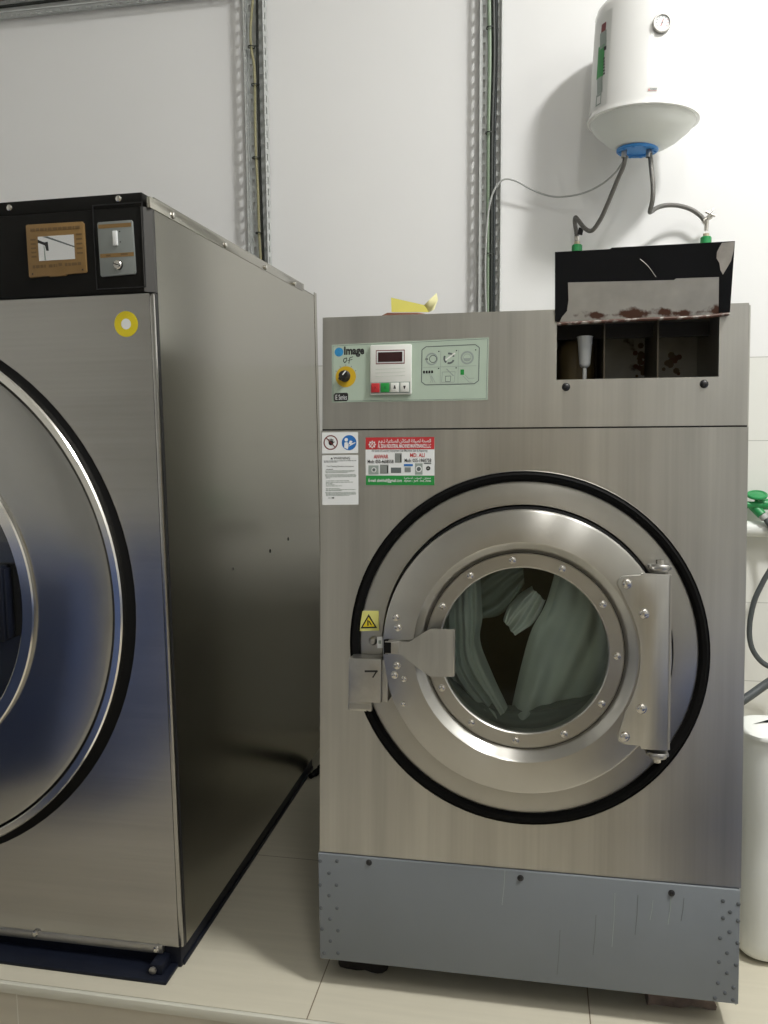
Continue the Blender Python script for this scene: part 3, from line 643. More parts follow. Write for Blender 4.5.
b.poly_line([Y(.46, .45), Y(.46, .74)], .003, -.0039, M['ink']); b.poly_line([Y(.52, .5), Y(.64, .72)], .0026, -.0039, M['ink'])
lab(b.build('hazard_sticker', washer, WM), 'yellow hand hazard triangle sticker')
c = W(374, 640, .0); b = MB(); b.lathe([(.010, 0), (.010, .012), (.006, .02), (.0001, .021)], (c.x, 0, c.z), (0, -1, 0), M['dull_steel'], 18); b.build('catch_pin', washer, WM)
T = Quad(lambda x, y_: W(x, y_, .024), (377, 637), (382.5, 637), (383, 648), (377.5, 648)); b = MB(); b.prism(T.rect(0, 0, 1, 1), -.025, -.021, M['paper']); b.text('15', *T.box(.2, .2, .8, .6), -.0255, M['grey_ink']) if False else b.rect(*T.box(.25, .3, .75, .6), -.0255, M['mid_ink'])
b.box(T(0, 0).x+.002, T(1, 0).x-.002, -.0215, 0, T(0, 1).y+.004, T(0, 0).y-.004, M['dull_steel']); lab(b.build('catch_tag', washer, WM), 'small white tag on the catch')
# ---- grey base panel with screws and rivets, base body, feet
b = MB(); b.prism([W(318, 853.5, .006).xz, W(740.5, 890.5, .006).xz, W(738.5, 1004.5, .006).xz, W(320, 958.5, .006).xz], -.006, .012, M['grey_paint'], .002)
rg = random.Random(5)
for px, py0, py1 in ((671, 897, 925), (615, 893, 947), (596, 915, 955), (638, 895, 935), (505, 870, 905), (684, 898, 921), (560, 930, 975), (653, 900, 920)):
    p, q = W(px, py0, .0066), W(px-3, py1, .0066)
    b.poly_line([(p.x, p.z), ((p.x+q.x)/2+.001, (p.z+q.z)/2), (q.x, q.z)], .0012, -.0064, M['mid_ink'] if px % 2 else M['grey_ink'])
base = lab(fix_normals(b.build('base_panel', washer, WM)), 'grey painted base panel with drip stains')
for px, py in ((369, 862.5), (520.5, 878), (671.5, 893)): dome_bolt(base, W(px, py, .006), .0055, WM, M['black'], name='screw')
for px, py in ((320, 861), (337, 861), (329, 873), (320, 885), (336.5, 885), (329, 895.5), (321, 908), (337, 908), (330, 919), (322, 929), (338, 930.5), (330.5, 941), (324, 953), (338, 953),
               (723, 901), (738.5, 904), (730, 912), (723, 918), (738, 921), (729.5, 932), (720, 938), (737.5, 943), (727, 953), (719, 962), (736, 965), (727, 973), (718, 983), (733.5, 987.5), (725, 993), (715, 998), (733, 1000)):
    dome_bolt(base, W(px, py, .006), .0034, WM, M['rivet_grey'], .0014, name='rivet')
b = MB(); b.box(.004, .896, .04, .98, .062, .3, M['grey_paint']); b.build('base_body', washer)
for x, mt, w, nm in ((.085, 'dark_pad', .055, 'black rubber foot pad'), (.80, 'dirty_pad', .075, 'crumbled brown foot pad')):
    b = MB(); bm = bmesh.new(); bmesh.ops.create_cube(bm, size=1); bmesh.ops.subdivide_edges(bm, edges=bm.edges[:], cuts=7, use_grid_fill=True)
    for v in bm.verts:
        v.co = Vector((x+v.co.x*w*1.9, .115+v.co.y*.10, .0325+v.co.z*.0645)); d = noise.noise_vector(v.co*34)
        v.co.x += d.x*.012; v.co.y += d.y*.010
        if v.co.z < .06: v.co.z = max(.0005, v.co.z+d.z*.008)
    b.from_bm(bm, M[mt]); lab(b.build('foot', washer, angle=60), nm)
for x in (.1, .8):
    b = MB(); b.lathe([(.04, 0), (.04, .02), (.014, .024), (.014, .063)], (x, .88, 0), (0, 0, 1), M['rubber'], 20); b.build('foot', washer)

# ---------------------------------------------------------- inside the drum
def sheet(name, A_, B_, d0, d1, folds, amp, mat, label, seed, thick=.004, nu=70, nv=40):
    'a hanging fold of cloth between two curves given along the porthole'
    def cr(P, t):
        n = len(P)-1; x = t*n; i = min(int(x), n-1); f = x-i; q = [P[max(0, i-1)], P[i], P[i+1], P[min(n, i+2)]]
        return .5*((2*q[1])+(q[2]-q[0])*f+(2*q[0]-5*q[1]+4*q[2]-q[3])*f*f+(3*q[1]-q[0]-3*q[2]+q[3])*f**3)
    A3 = [Vector((W(x, y, -.03).x, W(x, y, -.03).z)) for x, y in A_]; B3 = [Vector((W(x, y, -.03).x, W(x, y, -.03).z)) for x, y in B_]
    vs = []
    for i in range(nu+1):
        for j in range(nv+1):
            t, s_ = i/nu, j/nv; p = cr(A3, t).lerp(cr(B3, t), s_)
            w = .6+.4*noise.noise((t*3, s_*3, seed))
            yy = d0+(d1-d0)*s_ + amp*w*math.sin(folds*s_*2*PI+1.6*math.sin(t*3+seed)+t*2) + amp*.5*math.sin(folds*2.3*s_*2*PI+seed+t*3) + .008*noise.noise((p.x*18, p.y*18, seed))
            yy += .03*max(0, abs(s_-.5)*2-.85)/.15
            vs.append(Vector((p.x, max(.046, yy), p.y)))
    k = nv+1; fs = [[i*k+j, i*k+j+1, (i+1)*k+j+1, (i+1)*k+j] for i in range(nu) for j in range(nv)]
    n = len(vs); vs += [v+Vector((0, thick, 0)) for v in vs]; fs += [[n+a for a in f[::-1]] for f in fs]
    bd = [i*k for i in range(nu+1)] + [nu*k+j for j in range(1, k)] + [i*k+nv for i in range(nu-1, -1, -1)] + [j for j in range(nv-1, 0, -1)]
    fs += [[bd[i], bd[(i+1) % len(bd)], n+bd[(i+1) % len(bd)], n+bd[i]] for i in range(len(bd))]
    b = MB(); b.add(vs, fs, mat); o = fix_normals(b.build(name, None, WM, 70)); return tag(o, label, 'laundry', 'wet laundry behind the porthole glass')
sheet('wet_sheet', [(436, 590), (437, 640), (450, 690), (490, 728)], [(478, 572), (481, 618), (480, 650), (507, 712)], .075, .045, 2.2, .016, M['cloth'], 'pale sheet with long vertical folds behind the door handle, in the porthole', 1.3)
sheet('wet_sheet', [(560, 556), (547, 604), (528, 645), (506, 735)], [(622, 590), (628, 640), (620, 690), (585, 735)], .062, .10, 1.6, .013, M['cloth'], 'broad smooth grey green sheet filling the side of the porthole by the hinge', 4.1)
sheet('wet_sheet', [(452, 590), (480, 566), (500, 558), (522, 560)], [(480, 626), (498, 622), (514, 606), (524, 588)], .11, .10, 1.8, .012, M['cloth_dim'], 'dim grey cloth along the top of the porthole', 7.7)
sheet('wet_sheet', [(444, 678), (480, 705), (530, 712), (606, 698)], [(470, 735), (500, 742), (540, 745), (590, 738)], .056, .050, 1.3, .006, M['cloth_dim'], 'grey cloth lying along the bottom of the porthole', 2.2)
sheet('crumpled_towel', [(502, 624), (508, 610), (520, 598), (532, 590)], [(516, 640), (530, 632), (540, 618), (546, 604)], .075, .07, 1.4, .014, M['cloth_white'], 'crumpled white towel at the dark hollow in the porthole', 5.2)

# ------------------------------------------------ things in the dispenser
def wpt(px, py, off): return WM @ W(px, py, off)
c0 = W(585, 337, -.05); c1 = W(585, 368, -.05); zb = HZ0-.0018
b = MB(); b.lathe([(.0001, c1.z), (.006, c1.z+.0006), (.010, c1.z+.004), (.0118, c1.z+.009), (.0160, c0.z-.002), (.0175, c0.z), (.015, c0.z-.002), (.0105, c1.z+.010), (.0001, c1.z+.006)], (c0.x, .05, 0), (0, 0, 1), M['cup'], 24)
b.lathe([(.0045, zb), (.0045, c1.z+.001)], (c0.x, .05, 0), (0, 0, 1), M['cup'], 12)
tag(b.build('plastic_funnel', None, WM), 'cloudy white plastic funnel standing in the open dispenser', 'funnel')
c = W(579, 350, -.13); tz = W(579, 341, -.13).z
b = MB(); b.lathe([(.0001, zb), (.041, zb), (.043, zb+.004), (.043, tz-.016), (.038, tz-.006), (.030, tz), (.0001, tz+.001)], (.5635, .148, 0), (0, 0, 1), M['brown_tank'], 32)
tag(b.build('detergent_tub', None, WM), 'rounded brown tub behind the funnel in the dispenser', 'tub')

# -------------------------------------------------- yellow packet on top
def yp(px, py, Y): p = at(px, py, Y); return Vector((p.x, p.y, max(p.z, 1.5125)))
pk = thing('paper_packet', 'torn yellow paper packet lying on top of the washing machine', 'packet', Matrix.Translation((.2, .2, 1.512)))
b = MB(); y0 = .16
a = [yp(391.5, 312, y0), yp(391, 297.5, y0), yp(402, 300, y0+.01), yp(424, 305, y0+.012), yp(429, 312, y0+.012)]
b.prism(a, 0, .002, M['packet_yellow']); fix_normals(b.build('front_leaf', pk))
b = MB(); q = [yp(424, 305.2, y0+.015), yp(429, 312, y0+.014), yp(433.5, 310, y0+.022), yp(437.5, 300, y0+.030), yp(436, 293.5, y0+.03), yp(430, 299, y0+.022)]
b.add(q+[v+Vector((.001, .0025, .001)) for v in q], [list(range(6)), list(range(6, 12))[::-1]]+[[i, (i+1) % 6, 6+(i+1) % 6, 6+i] for i in range(6)], M['packet_pale']); lab(fix_normals(b.build('side_flap', pk)), 'pale raised flap')
b = MB(); x0 = at(388, 312, y0).x; x1 = at(432, 312, y0).x
q = [Vector((x0-.012, y0-.012, 1.5125)), Vector((x0, y0-.014, 1.5145)), Vector((x1-.03, y0-.012, 1.513)), Vector((x1, y0+.02, 1.5135)), Vector((x1, y0+.12, 1.513)), Vector((x0, y0+.12, 1.513))]
top = [v+Vector((0, .004, .006 if i in (1, 2) else .003)) for i, v in enumerate(q)]
b.add(q+top, [list(range(6))[::-1], list(range(6, 12))]+[[i, (i+1) % 6, 6+(i+1) % 6, 6+i] for i in range(6)], M['cardboard']); lab(fix_normals(b.build('torn_base', pk)), 'brown torn underside')

# ================================================================= DRYER
dryer = thing('tumble_dryer', 'large stainless steel tumble dryer with black console and huge round door', 'dryer', DM)
DW, ZB, ZC = 1.49, .058, 1.557
dc = (-.738, .8735)
b = MB(); sm = M['dryer_side']
b.box(-.003, 0, .018, 1.31, ZB, 1.742, sm); b.box(-DW, -DW+.003, .018, 1.31, ZB, 1.742, sm); b.box(-DW, 0, 1.307, 1.31, ZB, 1.742, sm); b.box(-DW, 0, .018, 1.31, 1.739, 1.742, sm)
b.box(-DW, -.0035, .018, 1.30, ZB, ZB+.004, sm)
b.box(-.001, .0012, 1.28, 1.31, ZB, 1.752, sm)
side = lab(b.build('cabinet', dryer, DM2), 'steel cabinet with long side')
for p, r in (((.3949, .8864), .004), ((.7047, .8872), .0055), ((.8891, .8984), .0055)):
    b = MB(); b.lathe([(r*1.2, 0), (r, .001), (r*.6, .0018), (.0001, .002)], (0, p[0], p[1]), (1, 0, 0), M['dull_steel'] if r < .005 else M['black'], 12); b.build('side_screw', side, DM2)
b = MB(); plate_with_hole(b, -DW, -.012, ZB, ZC, dc, .660, 0, .018, M['dryer_steel'])
b.box(-.0125, -.001, 0, .018, ZB, ZC, M['dryer_steel'], .003); b.box(-.003, -.0004, .006, .0195, ZB, ZC, M['black'])
fp = b.build('front_panel', dryer, DM2)
b = MB(); b.lathe([(.6605, -.016), (.6605, -.003), (.650, .003), (.63, .012), (.615, .012), (.615, -.016)], (dc[0], 0, dc[1]), (0, -1, 0), M['rubber'], 128, True); lab(fix_normals(b.build('door_gasket', dryer, DM2)), 'wide black door gasket')
b = MB(); P = .032; dk = (-.739, .879)
b.lathe([(.6205, .020), (.618, .0255), (.610, .0275), (.50, .0285), (.43, .029), (.417, .029)], (dk[0], 0, dk[1]), (0, -1, 0), M['dryer_door'], 128)
b.lathe([(.636, .006), (.624, .010), (.6205, .014), (.6195, .020)], (dk[0], 0, dk[1]), (0, -1, 0), M['rubber'], 128)
dd = lab(b.build('door', dryer, DM2), 'round brushed steel door')
b = MB(); b.lathe([(.6435, .006), (.6435, P-.004), (.6405, P), (.627, P), (.6245, P-.003), (.6235, .012)], (dk[0], 0, dk[1]), (0, -1, 0), M['chrome'], 160); lab(b.build('trim_ring', dd, DM2), 'bright steel rim of the door')
b = MB(); b.lathe([(.432, .028), (.431, .037), (.428, .040), (.404, .040), (.4005, .037), (.398, .02)], (dk[0], 0, dk[1]), (0, -1, 0), M['chrome'], 128); lab(b.build('window_ring', dd, DM2), 'bright ring around the door window')
b = MB(); b.lathe([(.402, .024), (.20, .028), (.0001, .030)], (dk[0], 0, dk[1]), (0, -1, 0), M['dark_window'], 96); lab(b.build('window', dd, DM2), 'dark door window')
p, q = D(-14, 566, .05), D(9.5, 641, .05)
b = MB(); b.box(p.x, q.x-.006, -.058, -.026, q.z, p.z, M['navy'], .004); b.box(q.x-.008, q.x, -.052, -.026, q.z+.006, p.z-.006, M['navy'], .002)
lab(b.build('handle', dd, DM2), 'dark handle at the door window')
c = D(20.5, 588, .028); dome_bolt(dd, c, .004, DM2, M['black'], name='screw')
# console
b = MB(); b.box(-DW, -.016, -.012, .03, ZC+.002, 1.735, M['console'], .003)
b.add([(-.0165, -.0115, ZC+.002), (.0008, .006, ZC+.002), (.0008, .016, ZC+.002), (-.0165, .016, ZC+.002), (-.0165, -.0115, 1.735), (.0008, .006, 1.735), (.0008, .016, 1.735), (-.0165, .016, 1.735)], [[3, 2, 1, 0], [4, 5, 6, 7], [0, 1, 5, 4], [1, 2, 6, 5], [2, 3, 7, 6], [3, 0, 4, 7]], M['console_end'])
p, q = D(92, 205, .014), D(146, 287, .014)
console = lab(b.build('console', dryer, DM2), 'black control console')
b = MB(); fr = (p.x, q.x, q.z, p.z)
for a in ((fr[0], fr[1], fr[3]-.002, fr[3]), (fr[0], fr[1], fr[2], fr[2]+.002), (fr[0], fr[0]+.002, fr[2], fr[3]), (fr[1]-.002, fr[1], fr[2], fr[3])): b.box(a[0], a[1], -.0145, -.012, a[2], a[3], M['black'])
b.build('panel_edge', console, DM2)
G = Quad(lambda x, y_: D(x, y_, .015), (26, 225), (84, 221.5), (87, 273.5), (29.5, 278))
b = MB(); b.prism([G(.02, 0), G(.97, 0), G(1, .04), G(1, .96), G(.98, .985), G(.66, .985), G(.63, 1.01), G(.36, 1.01), G(.33, .99), G(.02, 1), G(0, .97), G(0, .03)], -.017, -.0122, M['brown_plate'], .0008)
G2 = Quad(lambda x, y_: D(x, y_, .0176), (26, 225), (84, 221.5), (87, 273.5), (29.5, 278)); yb = -.0178
b.text('READY  P-WASH  WATCH', *G2.box(.08, .765, .92, .83), yb, M['brown_ink'], .02, True) if False else word_lines(b, G2, [(.77, .07, .30), (.775, .35, .50), (.76, .52, .58), (.77, .63, .92), (.075, .07, .92)], M['brown_ink'], yb, .055)
for k in range(5): b.rect(*G2.box(.06, .27+k*.08, .15, .30+k*.08), yb, M['brown_ink']); b.rect(*G2.box(.85, .22+k*.09, .95, .25+k*.09), yb, M['brown_ink'])
for a_, b_ in ((.06, .93), (.93, .92)): b.disc(G2(a_, b_).x, G2(a_, b_).y, .0018, yb, M['ink'], 10)
gauge = lab(fix_normals(b.build('gauge_plate', console, DM2)), 'brown plate around the clear window')
r = G2.box(.19, .235, .815, .695); b = MB(); b.box(r[0], r[1], -.0182, -.0172, r[2], r[3], M['mirror']); yy = -.0185
b.flat([G2(.19, .29), G2(.19, .35), G2(.31, .41), G2(.33, .51), G2(.37, .51), G2(.36, .34), G2(.30, .35)], yy, M['ink'])
b.flat([G2(.27, .24), G2(.36, .24), G2(.82, .46), G2(.82, .485)], yy, M['grey_ink']); b.flat([G2(.285, .41), G2(.30, .41), G2(.31, .69), G2(.285, .69)], yy, M['mid_ink'])  # dark shapes drawn flat on the pane
lab(b.build('gauge_window', console, DM2), 'clear window crossed by dark lines')
N = Quad(lambda x, y_: D(x, y_, .015), (97.5, 222.5), (132.5, 220), (136, 274), (101, 277))
b = MB(); b.prism([N(.03, 0), N(.97, 0), N(1, .03), N(1, .97), N(.97, 1), N(.03, 1), N(0, .97), N(0, .03)], -.017, -.0122, M['grey_plate'], .0008); yb = -.0174
b.rect(*N.box(.03, .05, .97, .12), yb, M['brown_plate']); b.rect(*N.box(.03, .595, .99, .655), yb, M['brown_plate'])
b.rect(*N.box(.2, .61, .33, .64), yb-.0002, M['brown_ink']); b.rect(*N.box(.62, .605, .82, .635), yb-.0002, M['brown_ink'])
for bt in (.2, .39): b.disc(N(.63, bt).x, N(.63, bt).y, .0015, yb, M['ink'], 10)
swp = lab(fix_normals(b.build('switch_plate', console, DM2)), 'grey switch plate')
r = N.box(.44, .185, .57, .455); b = MB(); b.box(r[0], r[1], -.022, -.0165, r[2], r[3], M['paper'], .0012); lab(b.build('rocker_switch', console, DM2), 'white rocker switch')
c = N(.53, .81); b = MB(); b.lathe([(.0105, 0), (.0105, .002)], (c.x, -.0168, c.y), (0, -1, 0), M['ink'], 20); b.lathe([(.0095, .001), (.0095, .005), (.008, .007), (.0001, .007)], (c.x, -.0168, c.y), (0, -1, 0), M['bolt_steel'], 20); b.box(-.009, .009, -.0244, -.0236, -.001, .001, M['ink'], 0, Matrix.Translation((c.x, 0, c.y)) @ Matrix.Rotation(math.radians(22), 4, 'Y')); lab(b.build('key_lock', console, DM2), 'round slotted lock')
# top cover lip with bolts
b = MB(); b.box(-DW, -.014, -.008, .03, 1.735, 1.765, M['console'], .003); b.box(-.006, .002, -.004, 1.13, 1.733, 1.7565, sm, .0015); b.box(-DW, 0, .02, 1.15, 1.7425, 1.760, sm)
cover = lab(b.build('top_cover', dryer, DM2), 'folded top cover')
for px, py in ((10, 208), (119, 199)): dome_bolt(cover, D(px, py, .006), .0072, DM2, M['bolt_steel'])
for yy, zz in ((.1037, 1.742), (.415, 1.742), (.7353, 1.742), (1.03, 1.742)):
    b = MB(); b.lathe([(.0075, 0), (.0075, .004), (.005, .006), (.0001, .006)], (.002, yy, zz), (1, 0, 0), M['bolt_steel'], 8); b.build('bolt', cover, DM2)
c = D(126, 324, .001); b = MB(); b.lathe([(.0275, 0), (.0275, .0008), (.0110, .0008)], (c.x, 0, c.z), (0, -1, 0), M['yellow'], 36); b.lathe([(.0115, .0009), (.0001, .0009)], (c.x, 0, c.z), (0, -1, 0), M['paper'], 28); lab(b.build('ring_sticker', dryer, DM2), 'round yellow sticker with white centre')
# under-panel strip, tabs, base frame
b = MB(); p = D(163, 953, .0); b.box(-DW+.02, p.x, -.003, .02, .038, ZB+.001, M['dull_steel'], .002); strip = b.build('bottom_strip', dryer, DM2)
for px, py in ((35, 934), (156, 950)):
    c = D(px, py, .006); b = MB(); b.lathe([(.008, -.004), (.008, .002), (.005, .004), (.0001, .004)], (c.x, -.005, c.z), (0, -1, 0), M['bolt_steel'], 8); b.build('latch_bolt', strip, DM2)
b = MB(); b.box(-DW, -.02, -.055, .05, 0, .009, M['navy'], .002); b.box(-DW, -.012, .01, 1.14, 0, .052, M['navy'], .002); b.box(-.03, -.008, .02, 1.14, 0.0, .012, M['navy'], .001)
bf = lab(b.build('base_frame', dryer, DM), 'dark navy base frame')
c = D(156, 963, .02); b = MB(); b.box(c.x-.008, c.x+.022, -.035, .012, .006, .034, M['navy'], .003); b.lathe([(.009, 0), (.009, .006), (.0001, .007)], (c.x, -.034, .02), (0, -1, 0), M['dull_steel'], 8); b.build('levelling_bracket', bf, DM)

# ========================================================== WATER HEATER
HC = Vector((.809, 1.288, 0)); HR = .1745
HM = Matrix.Translation((HC.x, HC.y, 2.27)) @ Matrix.Rotation(math.radians(2.6), 4, 'Y') @ Matrix.Translation((-HC.x, -HC.y, -2.27)); HI = HM.inverted()
def cyl_hit(px, py, r):
    d = HI.to_3x3() @ ray(px, py); o = HI @ CAM-HC; a = d.x**2+d.y**2; bb = o.x*d.x+o.y*d.y; cc = o.x**2+o.y**2-r*r
    t = (-bb-math.sqrt(max(0, bb*bb-a*cc)))/a; return HI @ CAM+d*t
ZR = 2.272
heater = thing('water_heater', 'white cylindrical electric water heater hung on the wall above the washer', 'water heater', Matrix.Translation((HC.x, HC.y, 2.17)))
b = MB(); b.lathe([(HR, ZR), (HR, 2.60), (HR-.004, 2.615), (HR-.014, 2.628), (.10, 2.66), (.0001, 2.668)], HC, (0, 0, 1), M['white_enamel'], 96); b.build('body', heater, HM, 50)
b = MB(); b.lathe([(HR, ZR+.004), (HR+.006, ZR+.002), (HR+.0065, ZR-.004), (HR+.002, ZR-.007), (HR-.004, ZR-.006), (HR-.008, ZR-.006)], HC, (0, 0, 1), M['white_enamel'], 96); b.build('rim', heater, HM)
b = MB(); b.lathe([(HR-.005, ZR-.006), (.155, ZR-.030), (.118, ZR-.062), (.085, ZR-.082), (.06, ZR-.090), (.0001, ZR-.09)], HC, (0, 0, 1), M['white_plastic'], 96); lab(b.build('bottom_dome', heater, HM, 50), 'off-white bottom bowl')
b = MB(); zc = ZR-.088; b.lathe([(.068, zc), (.068, zc-.006), (.065, zc-.009), (.05, zc-.009), (.048, zc-.004), (.0001, zc-.004)], HC+Vector((-.01, 0, 0)), (0, 0, 1), M['blue_plastic'], 48)
for k in range(10): a = k*2*PI/10; b.box(-.004, .004, -.004, .004, zc-.0085, zc-.005, M['blue_plastic'], 0, Matrix.Translation((HC.x-.01+.057*math.cos(a), HC.y+.057*math.sin(a), -.003)))
lab(b.build('flange_cap', heater, HM), 'blue plastic cap')
for px in (625.5, 650): 
    p = at(px, 155, HC.y-.01); b = MB(); b.lathe([(.009, zc-.03), (.009, zc-.005)], (p.x, HC.y-.01, 0), (0, 0, 1), M['dull_steel'], 16); b.build('pipe_stub', heater, HM)
def radial_frame(p):
    n = Vector((p.x-HC.x, p.y-HC.y, 0)).normalized(); t = Vector((0, 0, 1)).cross(n); return Matrix(((t.x, -n.x, 0, p.x), (t.y, -n.y, 0, p.y), (t.z, -n.z, 1, p.z), (0, 0, 0, 1)))
p = cyl_hit(661.5, 24, HR); X = HM @ radial_frame(p)
b = MB(); b.lathe([(.0285, -.002), (.0285, .008), (.0265, .012), (.0235, .012), (.0225, .008)], (0, 0, 0), (0, -1, 0), M['dull_steel'], 36); gz = b.build('gauge_bezel', heater, X)
b = MB(); b.lathe([(.0230, .008), (.0001, .008)], (0, 0, 0), (0, -1, 0), M['paper'], 32)
for k in range(9): a = math.radians(-30+k*30); b.line((.0155*math.cos(a), .0155*math.sin(a)), (.0198*math.cos(a), .0198*math.sin(a)), .0013, -.0084, M['grey_ink'] if k > 2 else M['red'])
b.line((-.004, -.010), (.0035, .012), .0018, -.0088, M['red']); b.disc(0, 0, .002, -.009, M['ink'], 12); lab(b.build('gauge_face', gz, X), 'white thermometer dial with red needle')
def curved_patch(b, pxs, zt, zb, mat, dr, a_steps=8):
    'patch lying on the heater body between two bearings'
    vs = []; fs = []
    for i in range(a_steps+1):
        a = pxs[0]+(pxs[1]-pxs[0])*i/a_steps
        for z in (zt, zb): vs.append((HC.x+(HR+dr)*math.cos(a), HC.y+(HR+dr)*math.sin(a), z))
    for i in range(a_steps): fs.append([2*i, 2*i+2, 2*i+3, 2*i+1])
    b.add(vs, fs, mat)
def bearing(px, py): q = cyl_hit(px, py, HR); return math.atan2(q.y-HC.y, q.x-HC.x), q.z
def strip_patch(b, x0, y0, x1, y1, mat, dr): a, z0 = bearing(x0, y0); c_, z1 = bearing(x1, y1); curved_patch(b, (a, c_), z0, z1, mat, dr)
b = MB(); M['sticker_film'] = plain('pale_sticker', (.70, .71, .69), .35)
strip_patch(b, 595.5, 24, 606.5, 104, M['sticker_film'], .0008)
a, z0 = bearing(603.5, 28)
strip_patch(b, 602, 25, 606, 30, M['dark_red'], .0012)
for k in range(4): strip_patch(b, 600.5, 34+k*3.4, 606.5, 35.8+k*3.4, M['mid_ink'], .0012)
strip_patch(b, 598.8, 48, 603.2, 76, M['green'], .0012)
strip_patch(b, 604.2, 47, 606.5, 49.5, M['ink'], .0012)
for k in range(6): strip_patch(b, 603.6, 58+k*3.0, 605, 59.2+k*3.0, M['ink'], .0012)
for k in range(5): strip_patch(b, 597.5, 79+k*3, 602.5, 80.2+k*3, M['mid_ink'], .0012)
strip_patch(b, 596.5, 96, 601, 104, M['mid_ink'], .0012); strip_patch(b, 597.5, 97.5, 600.5, 103, M['sticker_film'], .0016)
lab(b.build('energy_sticker', heater, HM), 'tall narrow data sticker with green block')
p = cyl_hit(652.5, 89, HR); X = HM @ radial_frame(p); b = MB(); b.rect(-.014, .014, -.0055, .0055, -.0012, M['sticker_film']); b.flat([(-.013, -.004), (-.009, -.004), (-.010, .004)], -.0016, M['red']); b.text('Ariston', -.008, .013, -.003, .0035, -.0016, M['grey_ink'], .02); b.rect(-.013, .013, -.0053, -.0046, -.0016, M['red']); lab(b.build('maker_badge', heater, X), 'small maker badge')

# --------------------------------------------------- hoses, cable, fittings
def path(pts): return [at(*p) for p in pts]
zst = zc-.026
h1 = thing('braided_hose', 'braided steel hose looping from the heater to the fitting nearer the cable trays', 'hose', Matrix.Translation(at(577, 240, 1.45)), 'braided hoses under the heater')
s0 = at(625.5, 155, HC.y-.01)
b = MB(); b.tube([Vector((s0.x, HC.y-.01, zst+.006))]+path([(623.5, 166, 1.285), (617, 181, 1.31), (608, 203, 1.34), (600, 220, 1.37), (592, 230.5, 1.39), (585, 228.5, 1.41), (578.5, 220.5, 1.43), (575.5, 217.5, 1.445), (574.8, 222, 1.452), (576, 230, 1.452), (576.8, 237, 1.45)]), .0078, M['braid'], 12, 8); b.build('hose_body', h1)
p = at(576.8, 239, 1.45); b = MB(); b.lathe([(.0085, -.016), (.0095, -.010), (.0095, .006), (.008, .01)], p, (0, 0, 1), M['bolt_steel'], 6); b.build('end_nut', h1)
p = at(580.5, 231.5, 1.44); b = MB(); b.box(-.009, .009, -.001, .001, -.012, .013, M['black'], 0, Matrix.Translation(p) @ Matrix.Rotation(.2, 4, 'Y')); lab(b.build('hose_tag', h1), 'small black tag')
h2 = thing('braided_hose', 'braided steel hose arching from the heater to the chrome angle valve', 'hose', Matrix.Translation(at(706, 222, 1.44)), 'braided hoses under the heater')
s0 = at(650, 155, HC.y-.01)
b = MB(); b.tube([Vector((s0.x, HC.y-.01, zst+.006))]+path([(651.5, 170, 1.27), (653, 185, 1.262), (652.5, 200, 1.265), (650, 211, 1.285), (651.5, 211.5, 1.32), (657.5, 207.5, 1.36), (667, 205.3, 1.39), (679, 205.8, 1.42), (691, 209.5, 1.436), (700, 215.5, 1.44), (704.5, 221, 1.44)]), .0078, M['braid'], 12, 8); b.build('hose_body', h2)
p = at(705, 222, 1.44); b = MB(); b.lathe([(.0095, -.008), (.0095, .008)], p, (.5, 0, -.6), M['bolt_steel'], 6); b.build('end_nut', h2)
b = MB(); b.tube(path([(486.5, 320, 1.455), (485.5, 290, 1.45), (485.5, 255, 1.445), (487.5, 220, 1.44), (491.5, 197, 1.435), (498, 184, 1.43), (506, 179, 1.43), (517, 181.5, 1.44), (533, 190, 1.45), (550, 196, 1.45), (566, 196.5, 1.44), (585, 192.5, 1.42), (602, 184, 1.38), (614, 174, 1.355), (621, 165, 1.325), (628, 156.5, 1.305)]), .0035, M['cable_grey'], 8, 8)
tag(b.build('power_cable', None), 'thin grey power cable sagging from the cable tray to the heater', 'cable')
# green pipework on the back wall, behind the washer
pw = thing('water_pipe', 'green plastic water pipe with two risers behind the washing machine', 'pipe', Matrix.Translation((.9, 1.46, .98)))
zp = at(757, 504, 1.46).z
b = MB(); b.tube([(.1, 1.425, zp), (1.27, 1.425, zp)], .0125, M['green_ppr'], 16, 0); b.build('main_pipe', pw)
for px, py, yy, t in ((577, 244, 1.45, 0), (706, 236, 1.44, 0)):
    p = at(px, py, yy); b = MB(); b.tube([(p.x, 1.425, zp), (p.x, 1.425, p.z-.10), (p.x, p.y, p.z-.05), (p.x, p.y, p.z-.02)], .0115, M['green_ppr'], 14, 0); r = b.build('riser', pw)
    b = MB(); b.lathe([(.0125, -.05), (.0168, -.05), (.0168, -.030), (.0155, -.030), (.0155, -.026), (.0172, -.026), (.0172, -.004), (.0150, -.002), (.0001, -.002)], p, (0, 0, 1), M['green_ppr'], 14); b.lathe([(.0105, -.002), (.0105, .008), (.0001, .008)], p, (0, 0, 1), M['brass'], 14); b.box(p.x-.0185, p.x+.0185, p.y-.003, p.y+.003, p.z-.03, p.z-.006, M['green_ppr']); b.build('threaded_fitting', r)
va = thing('angle_valve', 'small chrome angle valve on the wall above the open lid', 'valve', Matrix.Translation(at(707, 228, 1.44)))
p = at(707, 218, 1.44); q = at(706, 229, 1.44)
b = MB(); b.tube([q+Vector((0, 0, -.006)), p], .0075, M['bolt_steel'], 12, 0); b.tube([p+Vector((-.012, 0, -.01)), p+Vector((.014, 0, .006))], .009, M['bolt_steel'], 12, 0); b.build('valve_body', va)
b = MB(); X = Matrix.Translation(p+Vector((.008, -.012, .010)))
for a in (0, PI/2): b.box(-.019, .019, -.004, .004, -.0035, .0035, M['bolt_steel'], .0018, X @ Matrix.Rotation(a+.5, 4, 'Y'))
